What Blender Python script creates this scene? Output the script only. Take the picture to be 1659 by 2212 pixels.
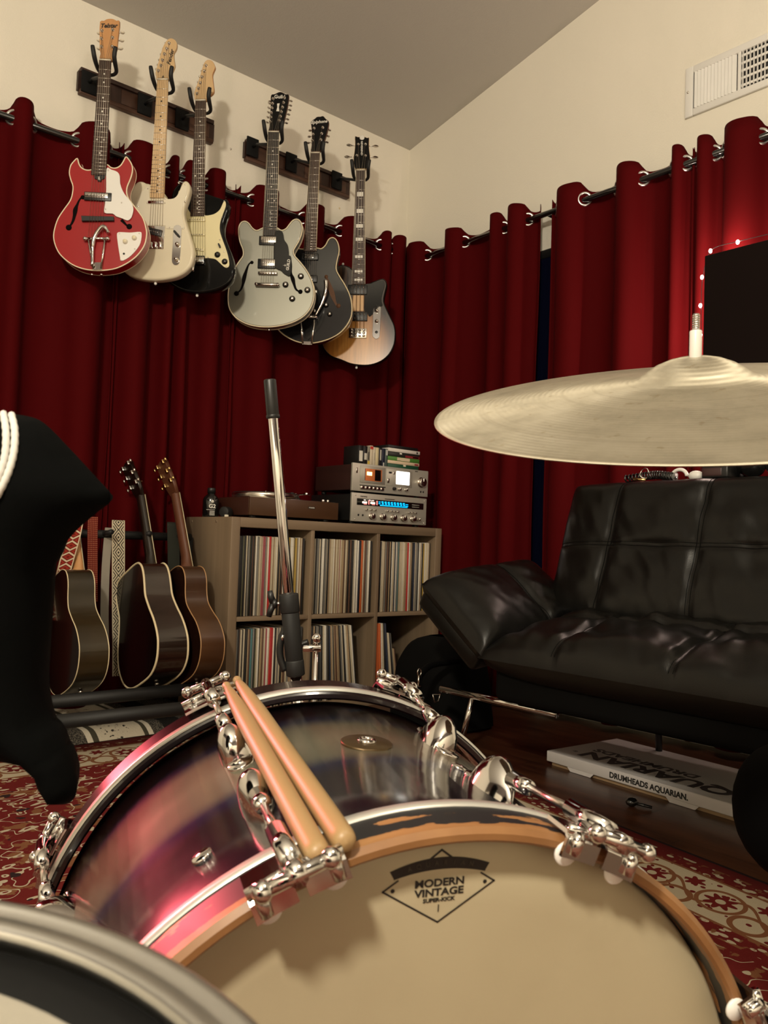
import bpy, bmesh, math, random
from mathutils import Vector, Matrix, noise
R = math.radians
PI = math.pi
random.seed(7)
scene = bpy.context.scene
COL = scene.collection
for _o in list(bpy.data.objects):
    bpy.data.objects.remove(_o, do_unlink=True)

# ------------------------------------------------------------------ camera
# room axes: X runs along the guitar wall towards the corner, Y towards that wall, Z up from the floor
FPX, CX, CY = 1786.0, 829.5, 1106.0
CAM = Vector((0, 0, 0.69))
_p, _r, _y = R(2.4151), R(2.0303), R(40.4945)
FW = Vector((math.sin(_y) * math.cos(_p), math.cos(_y) * math.cos(_p), math.sin(_p)))
_r0 = Vector((math.cos(_y), -math.sin(_y), 0))
_u0 = _r0.cross(FW)
RT = _r0 * math.cos(_r) + _u0 * math.sin(_r)
UP = _u0 * math.cos(_r) - _r0 * math.sin(_r)
cd = bpy.data.cameras.new('camera')
cam = bpy.data.objects.new('camera', cd)
COL.objects.link(cam)
cd.sensor_fit = 'VERTICAL'
cd.sensor_height = 36.0
cd.lens = 36.0 * FPX / 2212.0
cd.clip_start = 0.02
cam.matrix_world = Matrix(((RT.x, UP.x, -FW.x, CAM.x), (RT.y, UP.y, -FW.y, CAM.y), (RT.z, UP.z, -FW.z, CAM.z), (0, 0, 0, 1)))
cd.dof.use_dof = True
cd.dof.focus_distance = 1.5
cd.dof.aperture_fstop = cd.lens / 1.7
scene.camera = cam

# ------------------------------------------------------------------ world, lights, exposure
scene.view_settings.view_transform = 'Standard'
scene.view_settings.look = 'None'
scene.view_settings.gamma = 1.0
scene.view_settings.use_curve_mapping = False
scene.view_settings.exposure = 0.0
world = bpy.data.worlds.new('world')
scene.world = world
world.use_nodes = True
world.node_tree.nodes['Background'].inputs[0].default_value = (0.9, 0.8, 0.65, 1)
world.node_tree.nodes['Background'].inputs[1].default_value = 0.02


def lamp(name, kind, loc, power, color, size=0.1, target=None):
    ld = bpy.data.lights.new(name, kind)
    ld.energy = power
    ld.color = color
    if kind == 'AREA':
        ld.shape = 'DISK'
        ld.size = size
    else:
        ld.shadow_soft_size = size
    o = bpy.data.objects.new(name, ld)
    COL.objects.link(o)
    o.location = loc
    if target is not None:
        o.rotation_euler = (Vector(target) - Vector(loc)).to_track_quat('-Z', 'Y').to_euler()
    return o


WARM = (1.0, 0.90, 0.72)
lamp('room_lamp', 'POINT', (-1.3, -0.5, 2.40), 330, WARM, 0.12)
lamp('ceiling_lamp', 'POINT', (0.62, -0.25, 2.60), 40, WARM, 0.10)
_rl = lamp('red_lamp', 'AREA', (0.20, 2.95, 1.02), 1.9, (1.0, 0.13, 0.16), 0.07, (0.28, 0.52, 0.45))
_rl.data.shape = 'RECTANGLE'
_rl.data.size_y = 0.62
_rl.data.spread = R(30)


# ------------------------------------------------------------------ pixel -> place helpers (true planes of the room)
def ray(x, y):
    return FW + RT * ((x - CX) / FPX) - UP * ((y - CY) / FPX)


def onX(x, y, X):
    d = ray(x, y)
    return CAM + d * (X / d.x)


def onY(x, y, Y):
    d = ray(x, y)
    return CAM + d * (Y / d.y)


def onZ(x, y, Z):
    d = ray(x, y)
    return CAM + d * ((Z - CAM.z) / d.z)


# ------------------------------------------------------------------ objects
FRAME = {}


def setp(o, label=None, cat=None, group=None, kind=None):
    for k, v in (('label', label), ('category', cat), ('group', group), ('kind', kind)):
        if v:
            o[k] = v
    return o


def thing(name, label, cat, mat4=None, group=None):
    o = bpy.data.objects.new(name, None)
    COL.objects.link(o)
    if mat4 is None:
        mat4 = Matrix.Identity(4)
    elif not isinstance(mat4, Matrix):
        mat4 = Matrix.Translation(mat4)
    o.matrix_world = mat4
    o.empty_display_size = 0.05
    FRAME[o.name] = mat4
    return setp(o, label, cat, group)


def frame(origin, x, y, z):
    return Matrix(((x[0], y[0], z[0], origin[0]), (x[1], y[1], z[1], origin[1]), (x[2], y[2], z[2], origin[2]), (0, 0, 0, 1)))


def catmull(pts, n=4, closed=True):
    pts = [Vector(p) for p in pts]
    m = len(pts)
    out = []
    rng = range(m) if closed else range(m - 1)
    for i in rng:
        if closed:
            a, b, c, d = pts[i - 1], pts[i], pts[(i + 1) % m], pts[(i + 2) % m]
        else:
            a, b, c, d = pts[max(i - 1, 0)], pts[i], pts[i + 1], pts[min(i + 2, m - 1)]
        for k in range(n):
            t = k / n
            out.append(0.5 * ((2 * b) + (c - a) * t + (2 * a - 5 * b + 4 * c - d) * t * t + (3 * b - a - 3 * c + d) * t ** 3))
    if not closed:
        out.append(pts[-1])
    return out


def offset2(pts, d):
    """inset a closed 2-D outline by d (positive = inwards)"""
    m = len(pts)
    area = sum(pts[i].x * pts[(i + 1) % m].y - pts[(i + 1) % m].x * pts[i].y for i in range(m))
    s = 1 if area > 0 else -1
    out = []
    for i in range(m):
        t = (pts[(i + 1) % m] - pts[i - 1])
        t = t.normalized() if t.length > 1e-9 else Vector((1, 0))
        out.append(pts[i] + Vector((-t.y, t.x)) * d * s)
    return out


class MB:
    """collects shapes and links them as ONE mesh object"""

    def __init__(s):
        s.v, s.f, s.m, s.sm = [], [], [], []

    def add(s, vs, fs, mi=0, smooth=True, M=None):
        b = len(s.v)
        s.v += [(M @ Vector(v)) if M else Vector(v) for v in vs]
        for f in fs:
            s.f.append([b + i for i in f])
            s.m.append(mi)
            s.sm.append(smooth)
        return s

    def box(s, c, d, mi=0, M=None, bev=0.0, seg=2):
        bm = bmesh.new()
        bmesh.ops.create_cube(bm, size=1)
        for v in bm.verts:
            v.co = Vector((v.co.x * d[0] + c[0], v.co.y * d[1] + c[1], v.co.z * d[2] + c[2]))
        if bev:
            bmesh.ops.bevel(bm, geom=list(bm.edges), offset=bev, segments=seg, affect='EDGES', profile=0.5)
        bm.verts.index_update()
        s.add([v.co.copy() for v in bm.verts], [[v.index for v in f.verts] for f in bm.faces], mi, bool(bev), M)
        bm.free()
        return s

    def tube(s, pts, r, n=10, mi=0, closed=False, M=None, cap=True):
        pts = [Vector(p) for p in pts]
        m = len(pts)
        rr = r if isinstance(r, (list, tuple)) else [r] * m
        vs, fs = [], []
        prev = None
        for i, p in enumerate(pts):
            if closed:
                t = pts[(i + 1) % m] - pts[i - 1]
            else:
                t = pts[min(i + 1, m - 1)] - pts[max(i - 1, 0)]
            if t.length < 1e-9:
                t = Vector((0, 0, 1))
            t.normalize()
            if prev is None:
                a = t.orthogonal().normalized()
            else:
                a = prev - t * prev.dot(t)
                a = a.normalized() if a.length > 1e-6 else t.orthogonal().normalized()
            prev = a
            b = t.cross(a)
            for k in range(n):
                g = 2 * PI * k / n
                vs.append(p + a * (math.cos(g) * rr[i]) + b * (math.sin(g) * rr[i]))
        for i in range(m if closed else m - 1):
            j = (i + 1) % m
            for k in range(n):
                l = (k + 1) % n
                fs.append([i * n + k, i * n + l, j * n + l, j * n + k])
        if cap and not closed:
            fs.append(list(range(n))[::-1])
            fs.append([(m - 1) * n + k for k in range(n)])
        return s.add(vs, fs, mi, True, M)

    def lathe(s, prof, n=32, mi=0, M=None, axis='Z', cap=True):
        """prof: (radius, height) along the axis of M"""
        vs, fs = [], []
        m = len(prof)
        for (r, h) in prof:
            for k in range(n):
                g = 2 * PI * k / n
                vs.append(Vector((r * math.cos(g), r * math.sin(g), h)) if axis == 'Z' else
                          Vector((r * math.cos(g), h, r * math.sin(g))))
        for i in range(m - 1):
            for k in range(n):
                l = (k + 1) % n
                fs.append([i * n + k, i * n + l, (i + 1) * n + l, (i + 1) * n + k])
        cap = cap and tuple(prof[0]) != tuple(prof[-1])
        if cap and prof[0][0] > 1e-5:
            fs.append(list(range(n))[::-1])
        if cap and prof[-1][0] > 1e-5:
            fs.append([(m - 1) * n + k for k in range(n)])
        return s.add(vs, fs, mi, True, M)

    def cyl(s, a, b, r, n=16, mi=0, r2=None, bev=0.0):
        a, b = Vector(a), Vector(b)
        L = (b - a).length
        M = Matrix.Translation(a) @ (b - a).to_track_quat('Z', 'Y').to_matrix().to_4x4()
        r2 = r if r2 is None else r2
        e = min(bev, r * .5, L * .4)
        prof = [(r, 0), (r2, L)] if not e else [(r - e, 0), (r - e * .3, e * .3), (r, e), (r2, L - e), (r2 - e * .3, L - e * .3), (r2 - e, L)]
        return s.lathe(prof, n, mi, M)

    def ball(s, c, r, n=14, mi=0, sc=(1, 1, 1), M=None):
        k = max(6, n // 2)
        prof = [(max(1e-6, math.sin(PI * i / k)), -math.cos(PI * i / k)) for i in range(k + 1)]
        T = Matrix.Translation(c) @ Matrix.Diagonal((r * sc[0], r * sc[1], r * sc[2], 1))
        return s.lathe(prof, n, mi, (M @ T) if M else T)

    def slab(s, out, y0, y1, bev=0.0, mi=0, M=None, side=None, seg=3):
        """outline in (x, z), front face at y0, back at y1 (y grows backwards)"""
        out = [Vector((p[0], p[1])) for p in out]
        m = len(out)
        rings = []
        if bev:
            for i in range(seg + 1):
                g = PI / 2 * i / seg
                rings.append((bev * (1 - math.sin(g)), y0 + bev * (1 - math.cos(g))))
            for i in range(seg + 1):
                g = PI / 2 * i / seg
                rings.append((bev * (1 - math.cos(g)), y1 - bev * (1 - math.sin(g))))
        else:
            rings = [(0, y0), (0, y1)]
        vs, fs, mm = [], [], []
        for d, y in rings:
            for p in (offset2(out, d) if d > 1e-9 else out):
                vs.append((p.x, y, p.y))
        for i in range(len(rings) - 1):
            for k in range(m):
                l = (k + 1) % m
                fs.append([i * m + k, i * m + l, (i + 1) * m + l, (i + 1) * m + k])
        s.add(vs, fs, mi if side is None else side, bool(bev), M)
        s.add(vs[:m], [list(range(m))], mi, False, M)
        s.add(vs[-m:], [list(range(m))[::-1]], mi, False, M)
        return s

    def grid(s, fn, nu, nv, mi=0, closeu=False, M=None, smooth=True, flip=False):
        vs = [fn(i / (nu if closeu else nu - 1), j / (nv - 1)) for i in range(nu) for j in range(nv)]
        fs = []
        for i in range(nu if closeu else nu - 1):
            k = (i + 1) % nu
            for j in range(nv - 1):
                q = [i * nv + j, k * nv + j, k * nv + j + 1, i * nv + j + 1]
                fs.append(q[::-1] if flip else q)
        return s.add(vs, fs, mi, smooth, M)

    def build(s, name, mats, parent=None, world=False, label=None, fixn=True):
        if not isinstance(mats, (list, tuple)):
            mats = [mats]
        vs = s.v
        if parent is not None and world:
            inv = FRAME[parent.name].inverted()
            vs = [inv @ v for v in vs]
        me = bpy.data.meshes.new(name)
        me.from_pydata([tuple(v) for v in vs], [], s.f)
        for q in mats:
            me.materials.append(q)
        me.polygons.foreach_set('material_index', s.m)
        me.polygons.foreach_set('use_smooth', s.sm)
        if fixn:
            bm = bmesh.new()
            bm.from_mesh(me)
            bmesh.ops.recalc_face_normals(bm, faces=bm.faces)
            bm.to_mesh(me)
            bm.free()
        me.update()
        o = bpy.data.objects.new(name, me)
        COL.objects.link(o)
        FRAME[o.name] = Matrix.Identity(4)
        if parent is not None:
            o.parent = parent
            FRAME[o.name] = FRAME[parent.name]
        if label:
            o['label'] = label
        return o


def solo(mb, name, mats, label, cat, group=None, kind=None):
    return setp(mb.build(name, mats), label, cat, group, kind)


def text(body, size, M, m, parent, name='lettering', depth=0.0004, align='CENTER', sx=1.0, bold=0.0, shear=0.0):
    """flat lettering, x right, y up in the frame M (in the parent's local space)"""
    cu = bpy.data.curves.new('txt', 'FONT')
    cu.body = body
    cu.size = size
    cu.align_x = align
    cu.align_y = 'CENTER'
    cu.extrude = depth
    cu.offset = bold
    cu.shear = shear
    cu.resolution_u = 3
    t = bpy.data.objects.new('txt', cu)
    COL.objects.link(t)
    dg = bpy.context.evaluated_depsgraph_get()
    me = bpy.data.meshes.new_from_object(t.evaluated_get(dg))
    bpy.data.objects.remove(t, do_unlink=True)
    S = Matrix.Diagonal((sx, 1, 1, 1))
    me.transform(M @ S)
    me.materials.clear()
    me.materials.append(m)
    o = bpy.data.objects.new(name, me)
    COL.objects.link(o)
    o.parent = parent
    FRAME[o.name] = FRAME[parent.name]
    return o


def copy_tree(o, parent=None):
    c = o.copy()
    COL.objects.link(c)
    if parent is not None:
        c.parent = parent
    FRAME[c.name] = FRAME.get(o.name)
    for ch in list(o.children):
        copy_tree(ch, c)
    return c


# ------------------------------------------------------------------ materials
class N:
    """tiny wrapper so that node maths reads like maths"""

    def __init__(s, nt, sock):
        s.nt, s.s = nt, sock

    def op(s, o, b=None, c=None):
        n = s.nt.nodes.new('ShaderNodeMath')
        n.operation = o
        for i, v in enumerate((s, b, c)):
            if v is None:
                continue
            if isinstance(v, N):
                s.nt.links.new(v.s, n.inputs[i])
            else:
                n.inputs[i].default_value = v
        return N(s.nt, n.outputs[0])

    def __add__(s, b): return s.op('ADD', b)
    def __sub__(s, b): return s.op('SUBTRACT', b)
    def __mul__(s, b): return s.op('MULTIPLY', b)
    def __truediv__(s, b): return s.op('DIVIDE', b)
    def __lt__(s, b): return s.op('LESS_THAN', b)
    def __gt__(s, b): return s.op('GREATER_THAN', b)
    def mod(s, b): return s.op('FLOORED_MODULO', b)
    def abs(s): return s.op('ABSOLUTE')
    def sin(s): return s.op('SINE')
    def cos(s): return s.op('COSINE')
    def floor(s): return s.op('FLOOR')
    def sqrt(s): return s.op('SQRT')
    def min(s, b): return s.op('MINIMUM', b)
    def max(s, b): return s.op('MAXIMUM', b)
    def inv(s): return (s * -1.0) + 1.0
    def atan2(s, b): return s.op('ARCTAN2', b)

    def ss(s, a, b):
        n = s.nt.nodes.new('ShaderNodeMapRange')
        n.interpolation_type = 'SMOOTHSTEP'
        s.nt.links.new(s.s, n.inputs[0])
        n.inputs[1].default_value, n.inputs[2].default_value = a, b
        return N(s.nt, n.outputs[0])


class T:
    """one material's node tree"""

    def __init__(s, name, base=(.5, .5, .5), rough=.5, metal=0.0, coat=0.0, coat_rough=.05, spec=None, sheen=0.0, emit=None, estr=0.0, aniso=0.0):
        s.m = bpy.data.materials.new(name)
        s.m.use_nodes = True
        s.nt = s.m.node_tree
        s.b = s.nt.nodes['Principled BSDF']
        i = s.b.inputs
        i['Base Color'].default_value = (*base, 1)
        i['Roughness'].default_value = rough
        i['Metallic'].default_value = metal
        i['Coat Weight'].default_value = coat
        i['Coat Roughness'].default_value = coat_rough
        if spec is not None:
            i['Specular IOR Level'].default_value = spec
        if sheen:
            i['Sheen Weight'].default_value = sheen
        if aniso:
            i['Anisotropic'].default_value = aniso
        if emit:
            i['Emission Color'].default_value = (*emit, 1)
            i['Emission Strength'].default_value = estr
        s.m.diffuse_color = (*base, 1)

    def coord(s, kind='Object'):
        return s.nt.nodes.new('ShaderNodeTexCoord').outputs[kind]

    def xyz(s, kind='Object'):
        n = s.nt.nodes.new('ShaderNodeSeparateXYZ')
        s.nt.links.new(s.coord(kind), n.inputs[0])
        return [N(s.nt, o) for o in n.outputs]

    def vec(s, x, y, z):
        n = s.nt.nodes.new('ShaderNodeCombineXYZ')
        for i, v in enumerate((x, y, z)):
            if isinstance(v, N):
                s.nt.links.new(v.s, n.inputs[i])
            else:
                n.inputs[i].default_value = v
        return n.outputs[0]

    def noise(s, scale=5, detail=3, vec=None, stretch=None, rough=.55, dist=0.0):
        n = s.nt.nodes.new('ShaderNodeTexNoise')
        n.inputs['Scale'].default_value = scale
        n.inputs['Detail'].default_value = detail
        n.inputs['Roughness'].default_value = rough
        n.inputs['Distortion'].default_value = dist
        v = vec or s.coord()
        if stretch:
            mp = s.nt.nodes.new('ShaderNodeMapping')
            mp.inputs['Scale'].default_value = stretch
            s.nt.links.new(v, mp.inputs[0])
            v = mp.outputs[0]
        s.nt.links.new(v, n.inputs['Vector'])
        return N(s.nt, n.outputs[0])

    def voro(s, scale=5, vec=None, feature='F1', out=0, rand=1.0):
        n = s.nt.nodes.new('ShaderNodeTexVoronoi')
        n.feature = feature
        n.inputs['Scale'].default_value = scale
        n.inputs['Randomness'].default_value = rand
        s.nt.links.new(vec or s.coord(), n.inputs['Vector'])
        return N(s.nt, n.outputs[out])

    def ramp(s, fac, stops, interp='LINEAR'):
        n = s.nt.nodes.new('ShaderNodeValToRGB')
        n.color_ramp.interpolation = interp
        e = n.color_ramp.elements
        while len(e) < len(stops):
            e.new(0.5)
        for k, (p, c) in enumerate(stops):
            e[k].position = p
            e[k].color = (*c, 1) if len(c) == 3 else c
        s.nt.links.new(fac.s, n.inputs[0])
        return n.outputs[0]

    def mix(s, fac, a, b):
        n = s.nt.nodes.new('ShaderNodeMix')
        n.data_type = 'RGBA'
        s.nt.links.new(fac.s, n.inputs['Factor'])
        for v, sock in ((a, n.inputs[6]), (b, n.inputs[7])):
            if isinstance(v, tuple):
                sock.default_value = (*v, 1)
            else:
                s.nt.links.new(v, sock)
        return n.outputs[2]

    def color(s, sock):
        s.nt.links.new(sock, s.b.inputs['Base Color'])
        return s

    def set(s, name, v):
        s.nt.links.new(v.s, s.b.inputs[name])
        return s

    def bump(s, h, strength=.2, dist=.002):
        n = s.nt.nodes.new('ShaderNodeBump')
        n.inputs['Strength'].default_value = strength
        n.inputs['Distance'].default_value = dist
        s.nt.links.new(h.s, n.inputs['Height'])
        s.nt.links.new(n.outputs[0], s.b.inputs['Normal'])
        return s


def plain(name, *a, **k):
    return T(name, *a, **k).m


def wood(name, c1, c2, scale=8, stretch=(1, 1, .08), rough=.45, coat=0.0, dist=.6):
    t = T(name, c1, rough, coat=coat)
    g = t.noise(scale, 5, stretch=stretch, dist=dist)
    t.color(t.ramp(g, [(.32, c1), (.68, c2)]))
    t.bump(g, .06, .002)
    return t.m


M = {}
t = T('wall_paint', (.83, .78, .67), .75)
t.bump(t.noise(170, 3), .35, .003)
M['wall'] = t.m
t = T('ceiling_paint', (.50, .475, .43), .85)
t.bump(t.noise(120, 3), .3, .003)
M['ceiling'] = t.m
t = T('reflection_wall', (.5, .45, .4), .8)
x, y, z = t.xyz()
t.color(t.mix(z > 1.95, (.74, .70, .60), (.060, .045, .038)))  # unseen walls: dark upper half invented to darken reflections, pale lower half brightens them
M['wall_dark'] = t.m
t = T('red_curtain', (.062, .0005, .0012), .85, spec=.08)
t.bump(t.noise(900, 2), .1, .0008)
M['curtain'] = t.m
M['black_metal'] = plain('black_metal', (.008, .008, .008), .45)
M['black'] = plain('black_plastic', (.008, .008, .008), .4)
M['black_gloss'] = plain('black_gloss', (.006, .006, .006), .15, coat=.5)
M['black_matte'] = plain('black_matte', (.006, .006, .006), .8, spec=.2)
M['black_rubber'] = plain('black_rubber', (.006, .006, .006), .6)
M['chrome'] = plain('chrome', (.70, .68, .66), .09, 1.0)
M['nickel'] = plain('nickel', (.72, .68, .62), .22, 1.0)
M['silver_ring'] = plain('silver_ring', (.75, .74, .72), .3, 1.0)
M['gold'] = plain('gold', (.75, .52, .22), .25, 1.0)
M['white'] = plain('white_plastic', (.8, .78, .74), .4)
M['cream'] = plain('cream_plastic', (.78, .70, .48), .35)
M['ivory'] = plain('ivory', (.78, .72, .58), .35)
M['binding'] = plain('binding_cream', (.72, .60, .38), .4)
M['string'] = plain('guitar_string', (.55, .5, .42), .3, 1.0)
M['fretwire'] = plain('fret_wire', (.8, .76, .7), .25, 1.0)
M['rosewood'] = wood('rosewood', (.030, .013, .007), (.055, .024, .012), 30, (1, 1, .06), .45)
M['ebony'] = wood('ebony', (.012, .008, .006), (.022, .014, .010), 30, (1, 1, .06), .4)
M['maple'] = wood('maple', (.60, .40, .20), (.66, .46, .25), 20, (1, 1, .05), .35, .3)
M['maple_head'] = wood('amber_maple', (.50, .24, .09), (.58, .30, .12), 14, (1, 1, .08), .4, .3)
M['neckwood'] = wood('neck_wood', (.40, .22, .10), (.48, .27, .12), 14, (1, 1, .08), .4, .2)
M['mahogany'] = wood('mahogany', (.09, .03, .015), (.13, .045, .02), 16, (1, 1, .06), .4, .2)
M['rail_wood'] = wood('dark_walnut', (.022, .008, .005), (.042, .016, .009), 20, (.08, 1, 1), .5)
M['rail_edge'] = wood('walnut_edge', (.055, .022, .012), (.08, .032, .016), 20, (.08, 1, 1), .5)


# ------------------------------------------------------------------ the room
WY, WX = 3.32, 2.928          # guitar wall (y), sofa wall (x)
X0, Y0R = -2.4, -2.4          # the two walls behind the camera


def ceil_z(y):
    return 2.86 + 0.203 * (3.3 - y)


def quad(name, pts, m, thick):
    a, b, c, d = [Vector(p) for p in pts]
    n = (b - a).cross(d - a).normalized() * thick
    mb = MB()
    vs = [a, b, c, d, a + n, b + n, c + n, d + n]
    mb.add(vs, [[0, 1, 2, 3], [7, 6, 5, 4], [0, 4, 5, 1], [1, 5, 6, 2], [2, 6, 7, 3], [3, 7, 4, 0]], 0, False)
    return setp(mb.build(name, m), kind='structure')


t = T('dark_plank_floor', (.05, .018, .008), .33, coat=.25, coat_rough=.2)
x, y, z = t.xyz()
row = (x / 0.095).floor()
vec = t.vec(x * 9.0, y * 1.1 + row * 3.7, row * 5.3)
g = t.noise(3.5, 6, vec, dist=.9)
c = t.ramp(g, [(.3, (.030, .010, .005)), (.55, (.062, .022, .010)), (.75, (.10, .040, .018))])
seam = (x / 0.095).mod(1.0)
seam = (seam < .03).max(((y + row * .37) / .9).mod(1.0) < .004)
t.color(t.mix(seam, c, (.008, .004, .003)))
t.bump(g * .4 - seam * .6, .2, .002)
M['floor'] = t.m

quad('floor', [(X0, Y0R, 0), (X0, WY, 0), (WX, WY, 0), (WX, Y0R, 0)], M['floor'], .08)
zb, zf = ceil_z(WY), ceil_z(Y0R)
quad('wall_back', [(X0, WY, 0), (X0, WY, zb), (WX, WY, zb), (WX, WY, 0)], M['wall'], .08)
quad('wall_right', [(WX, WY, 0), (WX, WY, zb), (WX, Y0R, zf), (WX, Y0R, 0)], M['wall'], .08)
quad('wall_left', [(X0, Y0R, 0), (X0, Y0R, zf), (X0, WY, zb), (X0, WY, 0)], M['wall_dark'], .08)
quad('wall_front', [(WX, Y0R, 0), (WX, Y0R, zf), (X0, Y0R, zf), (X0, Y0R, 0)], M['wall_dark'], .08)
quad('ceiling', [(X0, Y0R, zf), (WX, Y0R, zf), (WX, WY, zb), (X0, WY, zb)], M['ceiling'], .08)

# dark night window behind the gap between the curtains on the sofa wall
t = T('night_glass', (.003, .004, .014), .06, coat=.4)
pa = onX(1150, 512, WX).y
win = MB()
win.box((WX - .012, 1.9, 1.06), (.012, 2 * (pa - 1.9), 1.93))
wn = setp(win.build('window_1', t.m), kind='structure')
wf = MB()
for yy in (pa + .02, 2 * 1.9 - pa - .02):
    wf.box((WX - .012, yy, 1.06), (.02, .04, 2.0), bev=.004)
for zz in (2.035, .085):
    wf.box((WX - .012, 1.9, zz), (.02, 2 * (pa - 1.9), .04), bev=.004)
wf.build('window_frame', M['black_metal'], wn)

# small nail holes in the plaster
for px, py in ((498, 322), (733, 450)):
    p = onY(px, py, WY)
    solo(MB().ball((p.x, WY - .001, p.z), .005, 8, sc=(1, .5, 1)), 'wall_plug', M['nickel'] if px < 600 else M['binding'],
         'small grey plug in the white wall between the two wooden hanger rails' if px < 600 else
         'tiny pale plug in the white wall under the right wooden hanger rail', 'wall plug')

# ------------------------------------------------------------------ curtains on rods
RODY, RODX = WY - .085, WX - .085


def curtain(label, pairs, ends, along, zrod, side, seed, topfn):
    """pairs: (back->front, front->back) crossings of the cloth over the rod, along the wall"""
    rnd = random.Random(seed)
    root_p = along(ends[0], 0)
    th = thing('curtain', label, 'curtain', Vector((root_p[0], root_p[1], 0)), 'red grommet curtains on the back wall' if side == 'L' else 'red grommet curtains on the right wall')
    cr = [(ends[0], 0)]
    for a, b in pairs:
        cr += [(a, 1), (b, -1)]
    cr.append((ends[1], 0))
    prof = []      # (s, off, sign)
    K = 12
    for i in range(len(cr) - 1):
        s0, s1 = cr[i][0], cr[i + 1][0]
        front = cr[i][1] == 1
        w = abs(s1 - s0)
        amp = min(.05, .018 + w * .26) * (1 if front else -.8)
        last = (i == 0 or i == len(cr) - 2)
        for k in range(K):
            u = k / K
            ph = u * PI
            q = abs(math.sin(ph)) ** .8
            ss = s0 + (s1 - s0) * u - (s1 - s0) * .03 * math.sin(2 * ph) * (0 if last else 1)
            prof.append((ss, amp * q, i))
    prof.append((cr[-1][0], 0, len(cr)))
    zt = [zrod + .055, zrod + .03, zrod, zrod - .04, zrod - .12]
    zs = zt + [zrod - .12 - (zrod - .15) * k / 14 for k in range(1, 15)]
    n = len(prof)
    nz = len(zs)
    ph0 = rnd.random() * 20

    def fn(a, b):
        i = int(round(a * (n - 1)))
        j = int(round(b * (nz - 1)))
        s, off, sg = prof[i]
        z = zs[j]
        dn = (zrod - z) / zrod
        wob = noise.noise(Vector((s * 5 + ph0, z * .9, ph0))) * .03 * max(0, dn)
        off2 = off * (1 + .25 * max(0, dn)) + noise.noise(Vector((s * 9, z * 1.7, ph0 + 4))) * .012 * min(1, max(0, dn * 3))
        off2 = max(-.055, min(.065, off2))
        if j < 3:
            z += topfn(s, off) * (1 if j == 0 else .3)
        p = along(s + wob, off2)
        return (p[0], p[1], z)
    mb = MB().grid(fn, n, nz)
    cl = mb.build('cloth', M['curtain'], th, True)
    so = cl.modifiers.new('thick', 'SOLIDIFY')
    so.thickness = .003
    sg = 1 if ends[1] > ends[0] else -1
    # steel grommets where the cloth crosses the rod
    for i in range(1, len(cr) - 1):
        s, d = cr[i]
        p = Vector(along(s, 0) + (zrod,))
        p0 = Vector(along(s - .012 * sg, -.012 * d) + (zrod,))
        p1 = Vector(along(s + .012 * sg, .012 * d) + (zrod,))
        tang = (p1 - p0).normalized()
        nrm = tang.cross(Vector((0, 0, 1))).normalized()
        mat = frame(p, tang, Vector((0, 0, 1)), nrm)
        ring = []
        for k in range(24):
            g = 2 * PI * k / 24
            ring.append((math.cos(g) * .0265, math.sin(g) * .0265 + .004, 0))
        MB().tube(ring, .0062, 8, closed=True, M=mat).build('grommet', M['silver_ring'], th, True)
    return th


def topL(s, off):
    return .008 * noise.noise(Vector((s * 14, 0, 3))) + .020 * math.tanh(off / .015)


def sL(px):
    return onY(px, 262 + (px - 30) * .33, RODY).x


def sR(px):
    return onX(px, 555 - (px - 925) * .367, RODX).y


ZL, ZR = 2.238, 2.185
alL = lambda s, o: (s, RODY - o)
alR = lambda s, o: (RODX - o, s)


def prs(f, l):
    return [(f(a), f(b)) for a, b in l]


curtain('red curtain panel at the far left of the back wall, behind the red guitar',
        prs(sL, [(-330, -270), (-200, -140), (-90, -40), (28, 70), (168, 236)]), (sL(-400), sL(268)), alL, ZL, 'L', 1, topL)
curtain('red curtain panel on the back wall behind the cream and black guitars',
        prs(sL, [(280, 335), (366, 384), (398, 416), (447, 485)]), (sL(256), sL(520)), alL, ZL, 'L', 2, topL)
curtain('red curtain panel on the back wall reaching into the corner, behind the silver guitar',
        prs(sL, [(545, 600), (655, 698), (735, 782), (822, 842)]) + [(2.75, 2.84)], (sL(508), 2.868), alL, ZL, 'L', 3, topL)
curtain('red curtain panel on the right wall next to the corner, above the record shelf',
        [(3.19, sR(922))] + prs(sR, [(965, 1003), (1062, 1088), (1100, 1140)]), (3.215, sR(1168)), alR, ZR, 'R', 4, topL)
curtain('red curtain panel on the right wall right of the dark window gap',
        prs(sR, [(1203, 1263), (1332, 1388), (1452, 1482)]), (sR(1193), sR(1499)), alR, ZR, 'R', 5, topL)
curtain('red curtain panel lit pink by fairy lights at the right edge',
        prs(sR, [(1508, 1543), (1566, 1645), (1690, 1760), (1800, 1900)]), (sR(1496), sR(1960)), alR, ZR, 'R', 6, topL)


def rod(label, a, b, brackets):
    th = thing('curtain_rod', label, 'curtain rod', Vector(a))
    MB().cyl(a, b, .0125, 16).build('pole', M['black_gloss'], th, True)
    for p, w in brackets:
        MB().cyl(p, w, .008, 8).build('bracket', M['black_metal'], th, True)
    return th


rod('black curtain rod along the back wall behind the hanging guitars', (sL(-420), RODY, ZL), (WX - .13, RODY, ZL),
    [((sL(260), RODY, ZL), (sL(260), WY, ZL)), ((2.78, RODY, ZL), (2.78, WY, ZL))])
rod('black curtain rod along the right wall above the sofa', (RODX, WY - .13, ZR), (RODX, sR(1960), ZR),
    [((RODX, sR(1180), ZR), (WX, sR(1180), ZR)), ((RODX, sR(1497), ZR), (WX, sR(1497), ZR))])

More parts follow.
